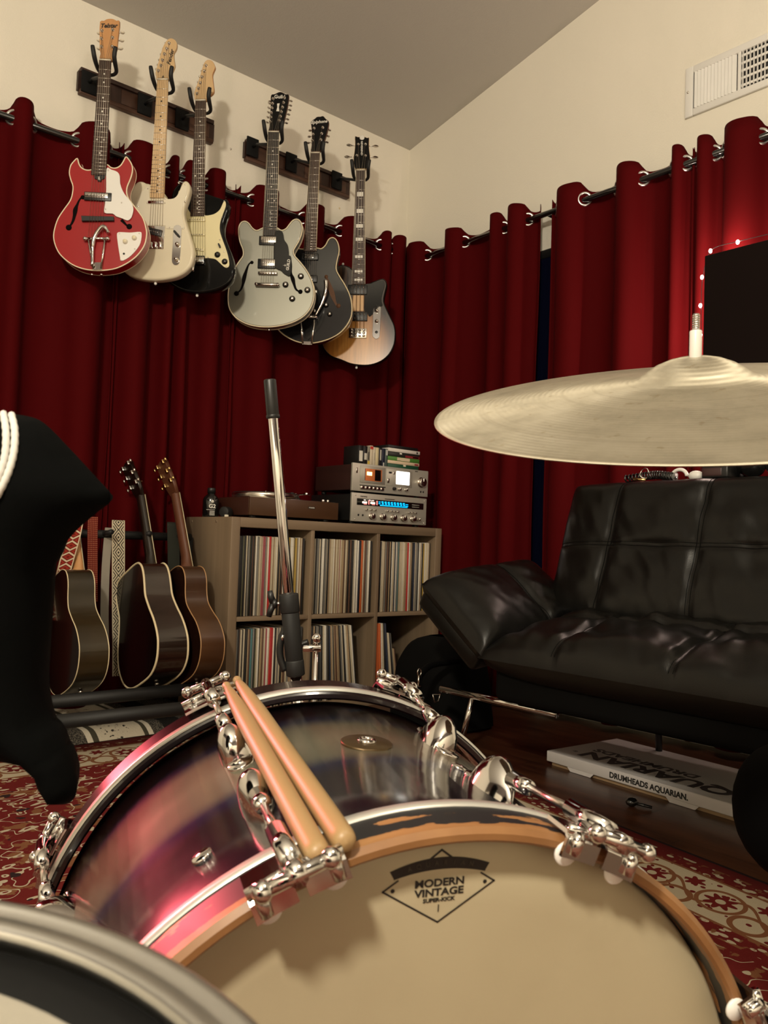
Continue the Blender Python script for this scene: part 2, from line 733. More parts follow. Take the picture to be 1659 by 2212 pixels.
# ------------------------------------------------------------------ air vent on the sofa wall
va, vb = onX(1484, 152, WX), onX(1481, 259, WX)
VY, VZ0, VZ1 = va.y, vb.z, va.z
vt = thing('air_vent', 'white metal air vent with louvres high on the right wall', 'air vent', Vector((WX, VY - .3, VZ0)))
VW = .62
fr = MB()
zc, yc = (VZ0 + VZ1) / 2, VY - VW / 2
for (yy, zz, dy, dz) in ((yc, VZ1 - .014, VW - .067, .028), (yc, VZ0 + .014, VW - .067, .028), (VY - .0165, zc, .033, VZ1 - VZ0), (VY - VW + .0165, zc, .033, VZ1 - VZ0)):
    fr.box((WX - .006, yy, zz), (.012, dy, dz), bev=.003)
for k in (1, 2):
    fr.box((WX - .006, VY - .033 - (VW - .066) * k / 3, zc), (.011, .012, VZ1 - VZ0 - .05), bev=.002)
fr.build('frame', M['white'], vt, True)
MB().box((WX - .001, yc, zc), (.001, VW - .05, VZ1 - VZ0 - .04)).build('duct_opening', M['black_matte'], vt, True)
for k in range(3):
    y0 = VY - .040 - (VW - .066) * k / 3
    nb = 12
    lv = MB()
    for q in range(nb):
        yy = y0 - (q + .5) * ((VW - .066) / 3 - .02) / nb
        rot = Matrix.Translation((WX - .008, yy, zc)) @ Matrix.Rotation(R(-52 if k == 0 else (0 if k == 1 else 52)), 4, 'Z')
        lv.box((0, 0, 0), (.017 if k != 1 else .010, .0022 if k == 1 else .003, VZ1 - VZ0 - .056), M=rot)
    if k == 1:
        for q in range(5):
            lv.box((WX - .004, y0 - .085, VZ0 + .028 + (q + .5) * (VZ1 - VZ0 - .056) / 5), (.004, .17, .009))
    lv.build('louvre_panel', M['white'], vt, True)
for yy in (VY - .013, VY - VW + .013):
    MB().ball((WX - .012, yy, zc), .005, 8).build('screw', M['nickel'], vt, True)


# ------------------------------------------------------------------ hanging guitars
# tracing windows: c1..c4 turn a reading in an enlarged view of the wall into the whole frame's pixels
c1 = lambda p: (100 + p[0] * .25316, 20 + p[1] * .25316)
c2 = lambda p: (100 + p[0] * .25316, 320 + p[1] * .25316)
c3 = lambda p: (480 + p[0] * .24111, 180 + p[1] * .24111)
c4 = lambda p: (480 + p[0] * .24111, 460 + p[1] * .24111)
GY = 3.05
M['g_red'] = plain('red_lacquer', (.33, .005, .007), .3, coat=.0)
M['g_cream'] = plain('olympic_cream', (.74, .67, .50), .22, coat=.5)
M['g_creamguard'] = plain('cream_guard', (.76, .70, .55), .35)
M['g_black'] = plain('black_lacquer', (.004, .004, .004), .12, spec=.3)
M['g_mint'] = plain('aged_guard', (.78, .70, .42), .35)
t = T('silver_lacquer', (.25, .245, .20), .36, .5, coat=1.0, coat_rough=.04)
M['g_silver'] = t.m
M['g_pearl'] = plain('charcoal_lacquer', (.014, .0145, .016), .14, .2, coat=.5, coat_rough=.03)
t = T('sunburst', (.4, .2, .05), .22, coat=.15, spec=.35)
x, y, z = t.xyz()
d = (((x - .0) / .185) * ((x - .0) / .185) + ((z + .115) / .235) * ((z + .115) / .235)).sqrt()
g = t.noise(14, 4, stretch=(6, 1, .35))
c = t.ramp(d, [(.35, (.56, .27, .065)), (.66, (.36, .15, .03)), (.86, (.085, .03, .012)), (.98, (.012, .006, .004))])
c2m = t.mix(g.ss(.3, .75) * .35, c, (.10, .045, .012))
t.color(c2m)
M['g_burst'] = t.m
M['amber_wood'] = wood('amber_wood', (.50, .27, .08), (.60, .34, .11), 16, (6, 1, .3), .35)
M['bind_white'] = plain('binding_white', (.80, .70, .50), .4)
M['logo_dark'] = plain('logo_ink', (.03, .02, .015), .5)
M['logo_pale'] = plain('logo_pearl', (.75, .72, .65), .4)
M['tortoise'] = plain('pickup_brown', (.06, .012, .008), .3)
M['hole'] = plain('hole_dark', (.004, .003, .003), .9, spec=.1)
M['hole_brown'] = plain('hole_brown', (.09, .035, .012), .7)


GS = []


class Guitar:
    def __init__(s, name, label, axis_px, th, group=None):
        GS.append(s)
        th = R(th)
        s.p0 = onY(axis_px[0], axis_px[1], GY)
        s.sx = Vector((math.cos(th), -math.sin(th), 0))
        s.n = Vector((-math.sin(th), -math.cos(th), 0))
        s.mat = frame(s.p0, s.sx, -s.n, Vector((0, 0, 1)))
        s.root = thing(name, label, 'bass guitar' if 'bass' in name else 'electric guitar', s.mat, group)

    def uv(s, px, w=0.0):
        d = ray(*px)
        o = s.p0 + s.n * w
        p = CAM + d * ((o - CAM).dot(s.n) / d.dot(s.n)) - s.p0
        return Vector((p.dot(s.sx), p.z))

    def outline(s, conv, pts, sm=4, w=0.0):
        q = [s.uv(conv(p), w) for p in pts]
        return catmull(q, sm) if sm > 1 else q

    def body(s, out, thick, bev, mats, bind=None, bind_back=False):
        s.thick = thick
        MB().slab(out, 0, thick, bev, 0, side=(1 if len(mats) > 1 else 0)).build('body', mats, s.root)
        if bind:
            for k, yy in enumerate((0, thick) if bind_back else (0,)):
                e = offset2(out, .0012)
                MB().tube([(p.x, yy + (.0012 if not k else -.0012), p.y) for p in e], .0026, 6, closed=True).build('binding', bind, s.root)

    def plate(s, name, pts, m, h=.0025, y=0.0, bev=.0008, parent=None):
        o = MB().slab(pts, y - h, y, bev, seg=2)
        return o.build(name, m, parent or s.root)

    def neck(s, conv_n, nut, conv_e, end, scale, nfret, fm, nm, inlay, wn=.043, we=.056, raise_=.008, bind=None, blocks=False):
        """nut / end: readings at the middle of the nut and of the fretboard's end"""
        a, b = s.uv(conv_n(nut), raise_), s.uv(conv_e(end), raise_)
        s.a, s.b, s.scale, s.fy = a, b, scale, -raise_
        s.dir = (b - a).normalized()
        s.side = Vector((-s.dir.y, s.dir.x))
        if s.side.x < 0:
            s.side = -s.side
        s.L = (b - a).length
        s.wn, s.we = wn, we
        P = lambda t, e: a + s.dir * t + s.side * (e * (wn + (we - wn) * t / s.L) / 2)
        s.P = P
        # fretboard with its frets and inlays
        mb = MB()
        q = [P(0, -1), P(s.L, -1), P(s.L, 1), P(0, 1)]
        mb.slab(q, -raise_, -raise_ + .006, 0, 0)
        for k in range(1, nfret + 1):
            t_ = scale * (1 - 2 ** (-k / 12))
            if t_ > s.L:
                break
            c, d = P(t_, -1), P(t_, 1)
            mb.tube([(c.x, -raise_, c.y), (d.x, -raise_, d.y)], .00125, 6, 1)
        for k in inlay:
            t0 = scale * (1 - 2 ** (-(k - 1) / 12))
            t1 = scale * (1 - 2 ** (-k / 12))
            tm = (t0 + t1) / 2
            if t1 > s.L:
                continue
            if blocks:
                h = (t1 - t0) * .5
                q = [P(tm - h / 2, -.62), P(tm + h / 2, -.62), P(tm + h / 2, .62), P(tm - h / 2, .62)]
                mb.slab(q, -raise_ - .0004, -raise_ + .001, 0, 2)
            else:
                for e in ((-.5, .5) if k == 12 else (0,)):
                    c = P(tm, e)
                    mb.cyl((c.x, -raise_ - .0004, c.y), (c.x, -raise_ + .001, c.y), .0034, 10, 2)
        s.fb = mb.build('fretboard', [fm[0], M['fretwire'], fm[1]], s.root)
        if bind:
            bm_ = MB()
            for e in (-1, 1):
                c, d = P(0, e), P(s.L, e)
                bm_.tube([(c.x, -raise_ + .002, c.y), (d.x, -raise_ + .002, d.y)], .0016, 6)
            bm_.build('binding', bind, s.fb)
        # rounded neck behind it
        vs, fs = [], []
        nk, ns = 9, 12
        for i in range(ns):
            t_ = -.012 + (s.L + .012) * i / (ns - 1)
            for k in range(nk):
                g = PI * k / (nk - 1)
                c = P(t_, math.cos(g))
                dep = (.018 + .003 * i / ns) * math.sin(g) ** .8
                vs.append((c.x, -raise_ + .0055 + dep, c.y))
        for i in range(ns - 1):
            for k in range(nk - 1):
                fs.append([i * nk + k, (i + 1) * nk + k, (i + 1) * nk + k + 1, i * nk + k + 1])
        for i in range(ns - 1):
            fs.append([i * nk, i * nk + nk - 1, (i + 1) * nk + nk - 1, (i + 1) * nk])
        fs += [list(range(nk)), [(ns - 1) * nk + k for k in range(nk)]]
        MB().add(vs, fs).build('neck', nm, s.root)
        c, d = P(-.002, -1), P(-.002, 1)
        MB().tube([(c.x, -raise_ - .001, c.y), (d.x, -raise_ - .001, d.y)], .003, 6).build('nut', M['ivory'], s.root)

    def head(s, conv, pts, mats, back=.010, thick=.014, sm=3, bind=None):
        s.hy = -s.fy * 0 + s.fy + back
        out = s.outline(conv, pts, sm, -s.hy)
        s.headpart = MB().slab(out, s.hy, s.hy + thick, .0012, 0, side=(1 if len(mats) > 1 else 0), seg=2).build('headstock', mats, s.root)
        return s.headpart

    def pegs(s, conv, posts, buttons, m_btn, m_post, size=.0075, flat=.5):
        """posts: readings of the string posts, buttons: readings of the knobs beside the head"""
        for po, bu in zip(posts, buttons):
            mb = MB()
            p = s.uv(conv(po), -s.hy)
            b = s.uv(conv(bu), -s.hy - .014)
            mb.cyl((p.x, s.hy + .002, p.y), (p.x, s.hy - .009, p.y), .0035, 10, 1)
            mb.cyl((p.x, s.hy + .002, p.y), (p.x, s.hy - .0025, p.y), .0062, 12, 1)
            y = s.hy + .018
            mb.cyl((p.x, y, p.y), (b.x, y, b.y), .0025, 8, 1)
            mb.box((p.x, y, p.y), (.014, .010, .016), 1, bev=.002)
            dv = (Vector((b.x, 0, b.y)) - Vector((p.x, 0, p.y)))
            dv = dv.normalized() if dv.length > 1e-5 else Vector((1, 0, 0))
            T_ = Matrix.Translation((b.x, y, b.y)) @ dv.to_track_quat('X', 'Y').to_matrix().to_4x4()
            mb.ball((0, 0, 0), size, 12, 0, (1.1, flat, 1.0), T_)
            mb.build('tuning_peg', [m_btn, m_post], s.root)

    def strings(s, n, end_px, conv, spread_end, heads=None, hconv=None, y_end=-.014, w_px=None):
        e = s.uv(conv(end_px), .014)
        for k in range(n):
            u = (k / (n - 1) * 2 - 1)
            a = s.P(-.002, u * .8)
            b = Vector((e.x + s.side.x * u * spread_end / 2, e.y + s.side.y * u * spread_end / 2))
            pts = [(a.x, s.fy - .003, a.y), (b.x, y_end, b.y)]
            if heads:
                h = s.uv(hconv(heads[k]), -s.hy)
                pts = [(h.x, s.hy - .005, h.y)] + pts
            MB().tube(pts, .0006 if n > 4 else .0010, 5).build('string', M['string'], s.root)

    def rect(s, conv, a, b, w=0.0):
        """axis-aligned box between two readings -> (centre, size) in the guitar's face"""
        p, q = s.uv(conv(a), w), s.uv(conv(b), w)
        return (p + q) / 2, Vector((abs(q.x - p.x), abs(q.y - p.y)))

    def pickup(s, conv, a, b, ring, cover, h=.009, inner=None, poles=6, rows=1, name='pickup', ang=0.0):
        c, d = s.rect(conv, a, b)
        Mx = Matrix.Translation((c.x, 0, c.y)) @ Matrix.Rotation(ang, 4, 'Y')
        mb = MB()
        mb.box((0, -h / 2, 0), (d.x, h, d.y), 0, Mx, .002)
        dx, dz = d.x, d.y
        if inner:
            ci, di = s.rect(conv, *inner)
            mb.box((ci.x - c.x, -h / 2 - .002, ci.y - c.y), (di.x, h, di.y), 1, Mx, .0015)
            dx, dz = di.x, di.y
            off = ci - c
        else:
            off = Vector((0, 0))
        yt = -h - (.002 if inner else 0)
        for r in range(rows):
            for k in range(poles):
                px = off.x + (k - (poles - 1) / 2) * dx * .8 / poles
                pz = off.y + ((r - (rows - 1) / 2) * dz * .45)
                mb.cyl((px, yt - .001, pz), (px, yt + .001, pz), .0024, 8, 2)
                for i in range(len(mb.v) - 16, len(mb.v)):
                    mb.v[i] = Mx @ (mb.v[i])
        return mb.build(name, [ring, cover, M['nickel'] if poles else ring], s.root)

    def knob(s, conv, p, r, h, mats, skirt=1.0, name='control_knob'):
        c = s.uv(conv(p), h * .5)
        mb = MB()
        Mx = Matrix.Translation((c.x, 0, c.y)) @ Matrix.Rotation(PI / 2, 4, 'X')
        mb.lathe([(r * skirt, 0), (r * skirt, h * .25), (r * .86, h * .4), (r * .8, h * .92), (r * .7, h)], 20, 0, Mx)
        mb.lathe([(r * .62, h), (r * .6, h * 1.03), (1e-6, h * 1.05)], 16, 1 if len(mats) > 1 else 0, Mx)
        return mb.build(name, mats, s.root)

    def strip(s, name, conv, pts, r, m, y=-.001, sm=5, flat=.25, parent=None):
        """f-hole style strip: pts are (reading, half width in m)"""
        c = catmull([Vector((*s.uv(conv(p)), wd)) for p, wd in pts], sm, False)
        L_, R_ = [], []
        for i, p in enumerate(c):
            tg = (c[min(i + 1, len(c) - 1)] - c[max(i - 1, 0)])
            tg = Vector((tg.x, tg.y)).normalized()
            nn = Vector((-tg.y, tg.x)) * p.z
            L_.append(Vector((p.x, p.y)) + nn)
            R_.append(Vector((p.x, p.y)) - nn)
        mb = MB()
        vs = [(p.x, y, p.y) for p in L_] + [(p.x, y, p.y) for p in R_]
        n = len(c)
        mb.add(vs, [[i, i + 1, n + i + 1, n + i] for i in range(n - 1)], 0, False)
        for q, rr in r:
            u = s.uv(conv(q))
            mb.cyl((u.x, y - .0002, u.y), (u.x, y + .001, u.y), rr, 16)
        return mb.build(name, m, parent or s.root)

    def screws(s, conv, pts, y=-.003):
        for p in pts:
            c = s.uv(conv(p), -y)
            MB().ball((c.x, y, c.y), .0028, 8, sc=(1, .5, 1)).build('screw', M['nickel'], s.root)

    def button(s, conv, p, m=None, r=.006):
        c = s.uv(conv(p), -s.thick / 2)
        MB().ball((c.x, s.thick / 2, c.y), r, 10).build('strap_button', m or M['nickel'], s.root)


def mid(a, b):
    return ((a[0] + b[0]) / 2, (a[1] + b[1]) / 2)


# ---- 1: red semi-hollow guitar
g = Guitar('electric_guitar', 'bright red semi hollow electric guitar with white pickguard, leftmost on the wall', c2((430, 790)), 38)
o = g.outline(c2, [(265, 85), (232, 112), (205, 150), (194, 210), (207, 270), (225, 325), (220, 390), (200, 450), (150, 520), (98, 600), (68, 690), (60, 760), (75, 830), (110, 900), (170, 960), (240, 1005), (330, 1035), (440, 1046), (560, 1036), (650, 1005), (740, 950), (800, 890), (842, 820), (858, 740), (852, 680), (828, 600), (788, 540), (740, 478), (706, 435), (688, 385), (692, 330), (720, 262), (736, 200), (734, 150), (712, 105), (680, 72), (655, 112), (630, 148), (592, 168), (552, 163), (522, 140), (470, 150), (385, 182), (340, 184), (302, 166), (280, 132)], 3)
g.body(o, .055, .0, [M['g_red'], M['g_red']], M['bind_white'], True)
g.neck(c1, (502, 437), c1, (445, 1412), .63, 21, (M['rosewood'], M['logo_pale']), M['neckwood'], (2, 3, 5, 7, 9, 12, 15), we=.054, bind=M['black'])
g.plate('fretboard_end', [g.uv(c2(p), .005) for p in ((408, 232), (500, 232), (495, 258), (470, 270), (468, 284), (440, 284), (438, 270), (410, 258))], M['black'], .006)
lc = g.uv(c2((452, 256)), .008)
text('L', .014, Matrix.Translation((lc.x, -.0068, lc.y)) @ Matrix.Rotation(PI / 2, 4, 'X'), M['logo_pale'], g.root, bold=.0008)
g.plate('pickguard', g.outline(c2, [(518, 183), (560, 190), (608, 208), (630, 242), (635, 310), (660, 378), (697, 430), (735, 480), (747, 530), (735, 585), (715, 615), (690, 622), (650, 605), (600, 588), (570, 565), (500, 556), (505, 480), (515, 360)], 3), M['white'], .003, -.004)
g.screws(c2, [(528, 190), (643, 466), (507, 520)], -.0075)
g.pickup(c2, (330, 378), (560, 462), M['black'], M['chrome'], .010, ((336, 386), (532, 438)), 6)
g.plate('control_plate', g.outline(c2, [(604, 745), (612, 722), (640, 718), (720, 722), (798, 716), (815, 735), (805, 810), (770, 870), (705, 935), (640, 965), (630, 930), (615, 840)], 3), M['white'], .003)
for p in ((672, 795), (750, 764)):
    g.knob(c2, p, .0098, .013, [M['ivory'], M['cream']])
g.knob(c2, (663, 902), .005, .004, [M['black'], M['black']], name='jack_socket')
g.screws(c2, [(625, 730), (793, 730), (755, 860), (640, 955)])
g.plate('bridge', [g.uv(c2(p), .008) for p in ((300, 578), (575, 585), (578, 622), (305, 626))], M['black'], .012, bev=.002)
g.strip('sound_hole', c2, [((312, 415), .004), ((285, 440), .003), ((262, 490), .005), ((248, 530), .0085), ((240, 580), .006), ((225, 630), .0045), ((200, 670), .003)], [((312, 420), .008), ((192, 678), .011)], M['hole'])
g.strip('sound_hole', c2, [((640, 612), .006), ((660, 632), .005), ((685, 658), .0035), ((705, 668), .003)], [((708, 670), .0105)], M['hole'])
# vibrato tailpiece
mb = MB()
A_ = [g.uv(c2(p), .012) for p in ((350, 775), (385, 1030), (475, 1035), (512, 775))]
v3 = lambda p, y=-.012: (p.x, y, p.y)
mb.cyl(v3(g.uv(c2((330, 772)), .014), -.014), v3(g.uv(c2((528, 772)), .014), -.014), .0055, 12)
for a_, b_ in (((362, 790), (400, 1030)), ((502, 790), (465, 1030))):
    p, q = g.uv(c2(a_), .008), g.uv(c2(b_), .008)
    mb.tube([(p.x, -.012, p.y), ((p.x + q.x) / 2, -.008, (p.y + q.y) / 2), (q.x, -.004, q.y)], .0042, 8)
q = [g.uv(c2(p), .004) for p in ((402, 975), (468, 975), (472, 1040), (398, 1040))]
mb.slab(q, -.006, 0, .001)
for px in (330, 522):
    mb.ball(v3(g.uv(c2((px, 772)), .014), -.014), .0085, 12)
tp = mb.build('vibrato_tailpiece', M['chrome'], g.root)
arm = catmull([g.uv(c2(p), .024) for p in ((530, 720), (505, 680), (480, 668), (450, 690), (415, 740), (395, 800), (388, 880), (386, 1000))], 4, False)
MB().tube([(p.x, -.024 + .008 * (i / len(arm)), p.y) for i, p in enumerate(arm)], [.0075 if 3 < i < 22 else .006 for i in range(len(arm))], 10).build('vibrato_arm', M['chrome'], tp)
for px in (390, 470):
    c = g.uv(c2((px, 1078)), -.02)
    MB().ball((c.x, .02, c.y), .006, 10).build('strap_button', M['nickel'], g.root)
hp = g.head(c1, [(457, 106), (490, 98), (515, 84), (550, 80), (575, 84), (600, 97), (624, 98), (618, 180), (607, 270), (600, 340), (575, 372), (565, 436), (457, 436), (462, 380), (455, 340), (454, 220)], [M['maple_head'], M['maple_head']], .012, sm=2)
posts = [(476, 186), (472, 253), (472, 322), (568, 178), (567, 245), (565, 322)]
btn = [(448, 200), (446, 262), (444, 330), (648, 193), (643, 262), (634, 330)]
g.pegs(c1, posts, btn, M['ivory'], M['nickel'], .0085, .55)
lc = g.uv(c1((532, 142)), -g.hy)
text('Telstar', .022, Matrix.Translation((lc.x, g.hy - .0006, lc.y)) @ Matrix.Rotation(PI / 2, 4, 'X') @ Matrix.Rotation(R(4), 4, 'Z'), M['logo_dark'], g.root, bold=.0008, shear=.3)
g.strings(6, (420, 760), c2, .052, [posts[i] for i in (2, 1, 0, 3, 4, 5)], c1, -.014)

# ---- 2: cream solid-body with maple neck
g = Guitar('electric_guitar', 'cream single cutaway electric guitar with pale maple neck, second from left on the wall', c2((935, 800)), 44)
o = g.outline(c2, [(1003, 380), (1010, 408), (1042, 428), (1080, 424), (1108, 402), (1130, 360), (1150, 308), (1168, 282), (1190, 276), (1212, 292), (1224, 340), (1206, 420), (1182, 490), (1173, 545), (1186, 620), (1216, 720), (1246, 820), (1256, 900), (1240, 985), (1190, 1052), (1110, 1098), (1000, 1122), (900, 1126), (800, 1115), (720, 1092), (660, 1050), (628, 990), (614, 910), (622, 830), (650, 740), (686, 640), (705, 555), (700, 480), (705, 410), (730, 340), (775, 285), (820, 282), (850, 296), (888, 306)], 3)
g.body(o, .044, .010, [M['g_cream']])
g.neck(c1, (992, 602), c1, (943, 1606), .648, 21, (M['maple'], M['logo_dark']), M['maple'], (3, 5, 7, 9, 12, 15, 17, 19, 21), bind=None)
g.plate('pickguard', g.outline(c2, [(880, 330), (884, 440), (1000, 425), (1040, 436), (1090, 430), (1122, 400), (1148, 345), (1170, 310), (1195, 305), (1205, 345), (1192, 410), (1168, 490), (1158, 560), (1170, 640), (1178, 682), (1090, 690), (1020, 686), (1018, 662), (868, 660), (800, 655), (745, 640), (745, 560), (760, 480), (790, 410), (840, 350)], 2), M['g_creamguard'], .0022, bev=.0006)
g.screws(c2, [(866, 345), (1015, 432), (1185, 310), (1184, 456), (1053, 676), (1165, 683), (783, 497)])
g.pickup(c2, (872, 452), (1005, 480), M['chrome'], M['chrome'], .008, None, 0)
for px in (862, 1012):
    g.screws(c2, [(px, 467)], -.004)
g.plate('bridge_plate', [g.uv(c2(p)) for p in ((862, 664), (1015, 668), (1000, 862), (852, 858))], M['chrome'], .003)
g.pickup(c2, (868, 690), (990, 748), M['black'], M['black'], .007, None, 6, ang=R(12))
for k in range(3):
    a_, b_ = g.uv(c2((868 + k * 42, 800)), .006), g.uv(c2((900 + k * 42, 850)), .006)
    MB().box(((a_.x + b_.x) / 2, -.007, (a_.y + b_.y) / 2), (abs(b_.x - a_.x), .008, abs(a_.y - b_.y)), bev=.002).build('saddle', M['nickel'], g.root)
g.plate('control_plate', g.outline(c2, [(1085, 690), (1098, 664), (1120, 656), (1142, 664), (1156, 690), (1150, 820), (1142, 950), (1130, 990), (1106, 1000), (1082, 988), (1072, 950), (1080, 820)], 2), M['chrome'], .0025)
for p in ((1118, 820), (1108, 948)):
    g.knob(c2, p, .0092, .016, [M['nickel'], M['nickel']])
g.plate('switch_tip', g.outline(c2, [(1092, 722), (1105, 710), (1128, 735), (1142, 750), (1130, 760), (1110, 745)], 2), M['black'], .012, -.003)
g.button(c2, (932, 1156), M['white'])
c = g.uv(c2((1250, 1030)), -.02)
MB().ball((c.x + .002, .02, c.y), .012, 12, sc=(.4, .7, 1)).build('jack_plate', M['chrome'], g.root)
g.head(c1, [(945, 600), (938, 575), (930, 545), (942, 500), (962, 430), (985, 350), (1005, 300), (1035, 258), (1065, 247), (1098, 262), (1113, 292), (1108, 335), (1086, 375), (1090, 430), (1096, 480), (1076, 528), (1048, 562), (1040, 602)], [M['maple'], M['maple']], .010)
posts = [(958, 527), (980, 483), (993, 437), (1010, 385), (1030, 340), (1050, 294)]
btn = [(938, 512), (952, 474), (964, 432), (980, 385), (1000, 337), (1020, 290)]
g.pegs(c1, posts, btn, M['nickel'], M['nickel'], .0070, .6)
lc = g.uv(c1((1060, 410)), -g.hy)
text('Fender', .022, Matrix.Translation((lc.x, g.hy - .0006, lc.y)) @ Matrix.Rotation(PI / 2, 4, 'X') @ Matrix.Rotation(R(78), 4, 'Z'), M['logo_dark'], g.root, bold=.0006, shear=.3)
mb = MB()
lc = g.uv(c1((995, 575)), -g.hy)
mb.slab([(lc.x - .005, lc.y - .006), (lc.x + .006, lc.y - .006), (lc.x + .002, lc.y + .007)], g.hy - .001, g.hy, 0)
mb.build('truss_cover', M['logo_dark'], g.root)
g.strings(6, (925, 835), c2, .052, posts, c1, -.010)

# ---- 3: black double-cutaway with aged white pickguard
g = Guitar('electric_guitar', 'black double cutaway electric guitar with aged yellow pickguard, third from left on the wall', c2((1288, 800)), 45)
o = g.outline(c2, [(1345, 560), (1390, 570), (1440, 553), (1478, 520), (1504, 470), (1522, 432), (1542, 440), (1556, 475), (1556, 520), (1538, 575), (1515, 645), (1512, 720), (1540, 810), (1576, 900), (1600, 1000), (1598, 1075), (1560, 1150), (1480, 1200), (1390, 1226), (1285, 1236), (1180, 1222), (1090, 1180), (1010, 1110), (975, 1010), (985, 900), (1035, 800), (1080, 710), (1095, 630), (1078, 550), (1064, 460), (1070, 385), (1092, 335), (1130, 300), (1158, 318), (1180, 370), (1205, 430), (1225, 480), (1250, 540)], 3)
g.body(o, .044, .009, [M['g_black']])
g.neck(c1, (1316, 780), c2, (1287, 578), .648, 22, (M['rosewood'], M['logo_pale']), M['maple'], (3, 5, 7, 9, 12, 15, 17, 19, 21))
g.plate('pickguard', g.outline(c2, [(1235, 560), (1345, 575), (1392, 574), (1440, 560), (1482, 525), (1506, 475), (1520, 450), (1532, 470), (1530, 505), (1508, 565), (1485, 635), (1482, 705), (1502, 775), (1530, 850), (1554, 930), (1562, 1000), (1540, 1022), (1512, 1010), (1480, 980), (1440, 948), (1380, 940), (1300, 940), (1200, 930), (1120, 890), (1110, 760), (1120, 640), (1110, 520), (1120, 420), (1140, 360), (1180, 440)], 3), M['g_mint'], .0022, bev=.0006)
g.pickup(c2, (1205, 602), (1362, 630), M['g_mint'], M['g_mint'], .008, None, 6)
g.pickup(c2, (1200, 735), (1358, 752), M['g_mint'], M['g_mint'], .008, None, 6)
g.pickup(c2, (1205, 850), (1350, 876), M['g_mint'], M['g_mint'], .008, None, 6, ang=R(8))
g.screws(c2, [(1350, 573), (1498, 588), (1480, 782), (1517, 884), (1537, 1010), (1382, 932), (1516, 452)])
for p in ((1458, 907), (1520, 966)):
    g.knob(c2, p, .0115, .011, [M['black_gloss'], M['black_gloss']], 1.1)
g.plate('switch_tip', g.outline(c2, [(1470, 825), (1482, 822), (1492, 848), (1482, 855)], 2), M['black'], .012, -.002)
mb = MB()
a_, b_ = g.rect(c2, (1250, 920), (1350, 995), .004)
mb.box((a_.x, -.006, a_.y), (b_.x, .010, b_.y), bev=.002)
mb.build('bridge', M['black_gloss'], g.root)
for k in range(6):
    MB().box((a_.x + (k - 2.5) * b_.x / 6.4, -.013, a_.y), (b_.x / 8, .006, b_.y * .6), bev=.001).build('saddle', M['nickel'], g.root)
g.button(c2, (1287, 1258), M['white'])
g.button(c2, (1130, 300), M['nickel'])
c = g.uv(c2((1604, 1075)), -.02)
MB().ball((c.x - .002, .018, c.y), .014, 12, sc=(.4, .8, 1.5)).build('jack_plate', M['chrome'], g.root)
g.head(c1, [(1275, 778), (1265, 745), (1262, 715), (1280, 660), (1305, 590), (1335, 490), (1355, 445), (1385, 430), (1420, 445), (1440, 490), (1432, 520), (1418, 560), (1424, 630), (1430, 700), (1400, 735), (1368, 755), (1362, 780)], [M['maple'], M['maple_head']], .010)
posts = [(1288, 722), (1301, 677), (1316, 630), (1330, 580), (1350, 530), (1365, 484)]
btn = [(1276, 715), (1284, 672), (1296, 622), (1310, 575), (1328, 528), (1345, 480)]
g.pegs(c1, posts, btn, M['nickel'], M['nickel'], .0070, .6)
g.strings(6, (1300, 950), c2, .052, posts, c1, -.014)

# ---- 4: silver 12-string semi-hollow
g = Guitar('electric_guitar', 'silver semi hollow twelve string electric guitar with black pickguard and shield logo', c4((440, 640)), 43)
o = g.outline(c4, [(205, 72), (168, 84), (146, 128), (144, 190), (158, 262), (183, 328), (184, 382), (150, 432), (108, 500), (74, 590), (54, 690), (50, 780), (62, 855), (98, 915), (152, 962), (232, 1000), (330, 1020), (440, 1022), (550, 1006), (650, 974), (738, 920), (796, 845), (822, 760), (822, 680), (798, 590), (748, 500), (688, 425), (650, 382), (640, 340), (660, 300), (690, 248), (714, 180), (718, 120), (700, 72), (665, 53), (630, 66), (600, 100), (570, 138), (530, 153), (490, 130), (430, 130), (365, 132), (310, 155), (270, 132), (240, 92)], 3)
g.body(o, .046, .006, [M['g_silver']], M['bind_white'], True)
g.neck(c3, (460, 437), c4, (425, 202), .63, 20, (M['ebony'], M['logo_pale']), M['mahogany'], (3, 5, 7, 9, 12, 15, 17, 19), .048, .060, bind=M['bind_white'])
g.plate('pickguard', g.outline(c4, [(480, 170), (512, 162), (545, 180), (558, 245), (588, 290), (598, 350), (600, 385), (620, 405), (614, 562), (560, 550), (528, 520), (492, 505), (466, 470), (464, 300), (472, 210)], 3), M['g_black'], .003, -.006)
gl = g.uv(c4((592, 465)), .009)
text('GUILD', .017, Matrix.Translation((gl.x, -.0096, gl.y)) @ Matrix.Rotation(PI / 2, 4, 'X') @ Matrix.Rotation(R(84), 4, 'Z'), M['logo_pale'], g.root, bold=.0004)
gl = g.uv(c4((563, 470)), .009)
mb = MB()
for k in range(4):
    e = .010 if k % 2 == 0 else .007
    ca, sa = math.cos(k * PI / 2), math.sin(k * PI / 2)
    mb.slab([(gl.x + ca * e, gl.y + sa * e), (gl.x - sa * .0012, gl.y + ca * .0012), (gl.x + sa * .0012, gl.y - ca * .0012)], -.0098, -.009, 0)
mb.build('star_emblem', M['logo_pale'], g.root)
g.pickup(c4, (334, 210), (490, 292), M['black'], M['nickel'], .008, ((350, 216), (484, 274)), 6)
g.pickup(c4, (322, 414), (478, 502), M['black'], M['nickel'], .008, ((348, 420), (474, 482)), 6)
c, d = g.rect(c4, (320, 522), (492, 552), .012)
mb = MB().box((c.x, -.010, c.y), (d.x, .009, d.y), 0, None, .003)
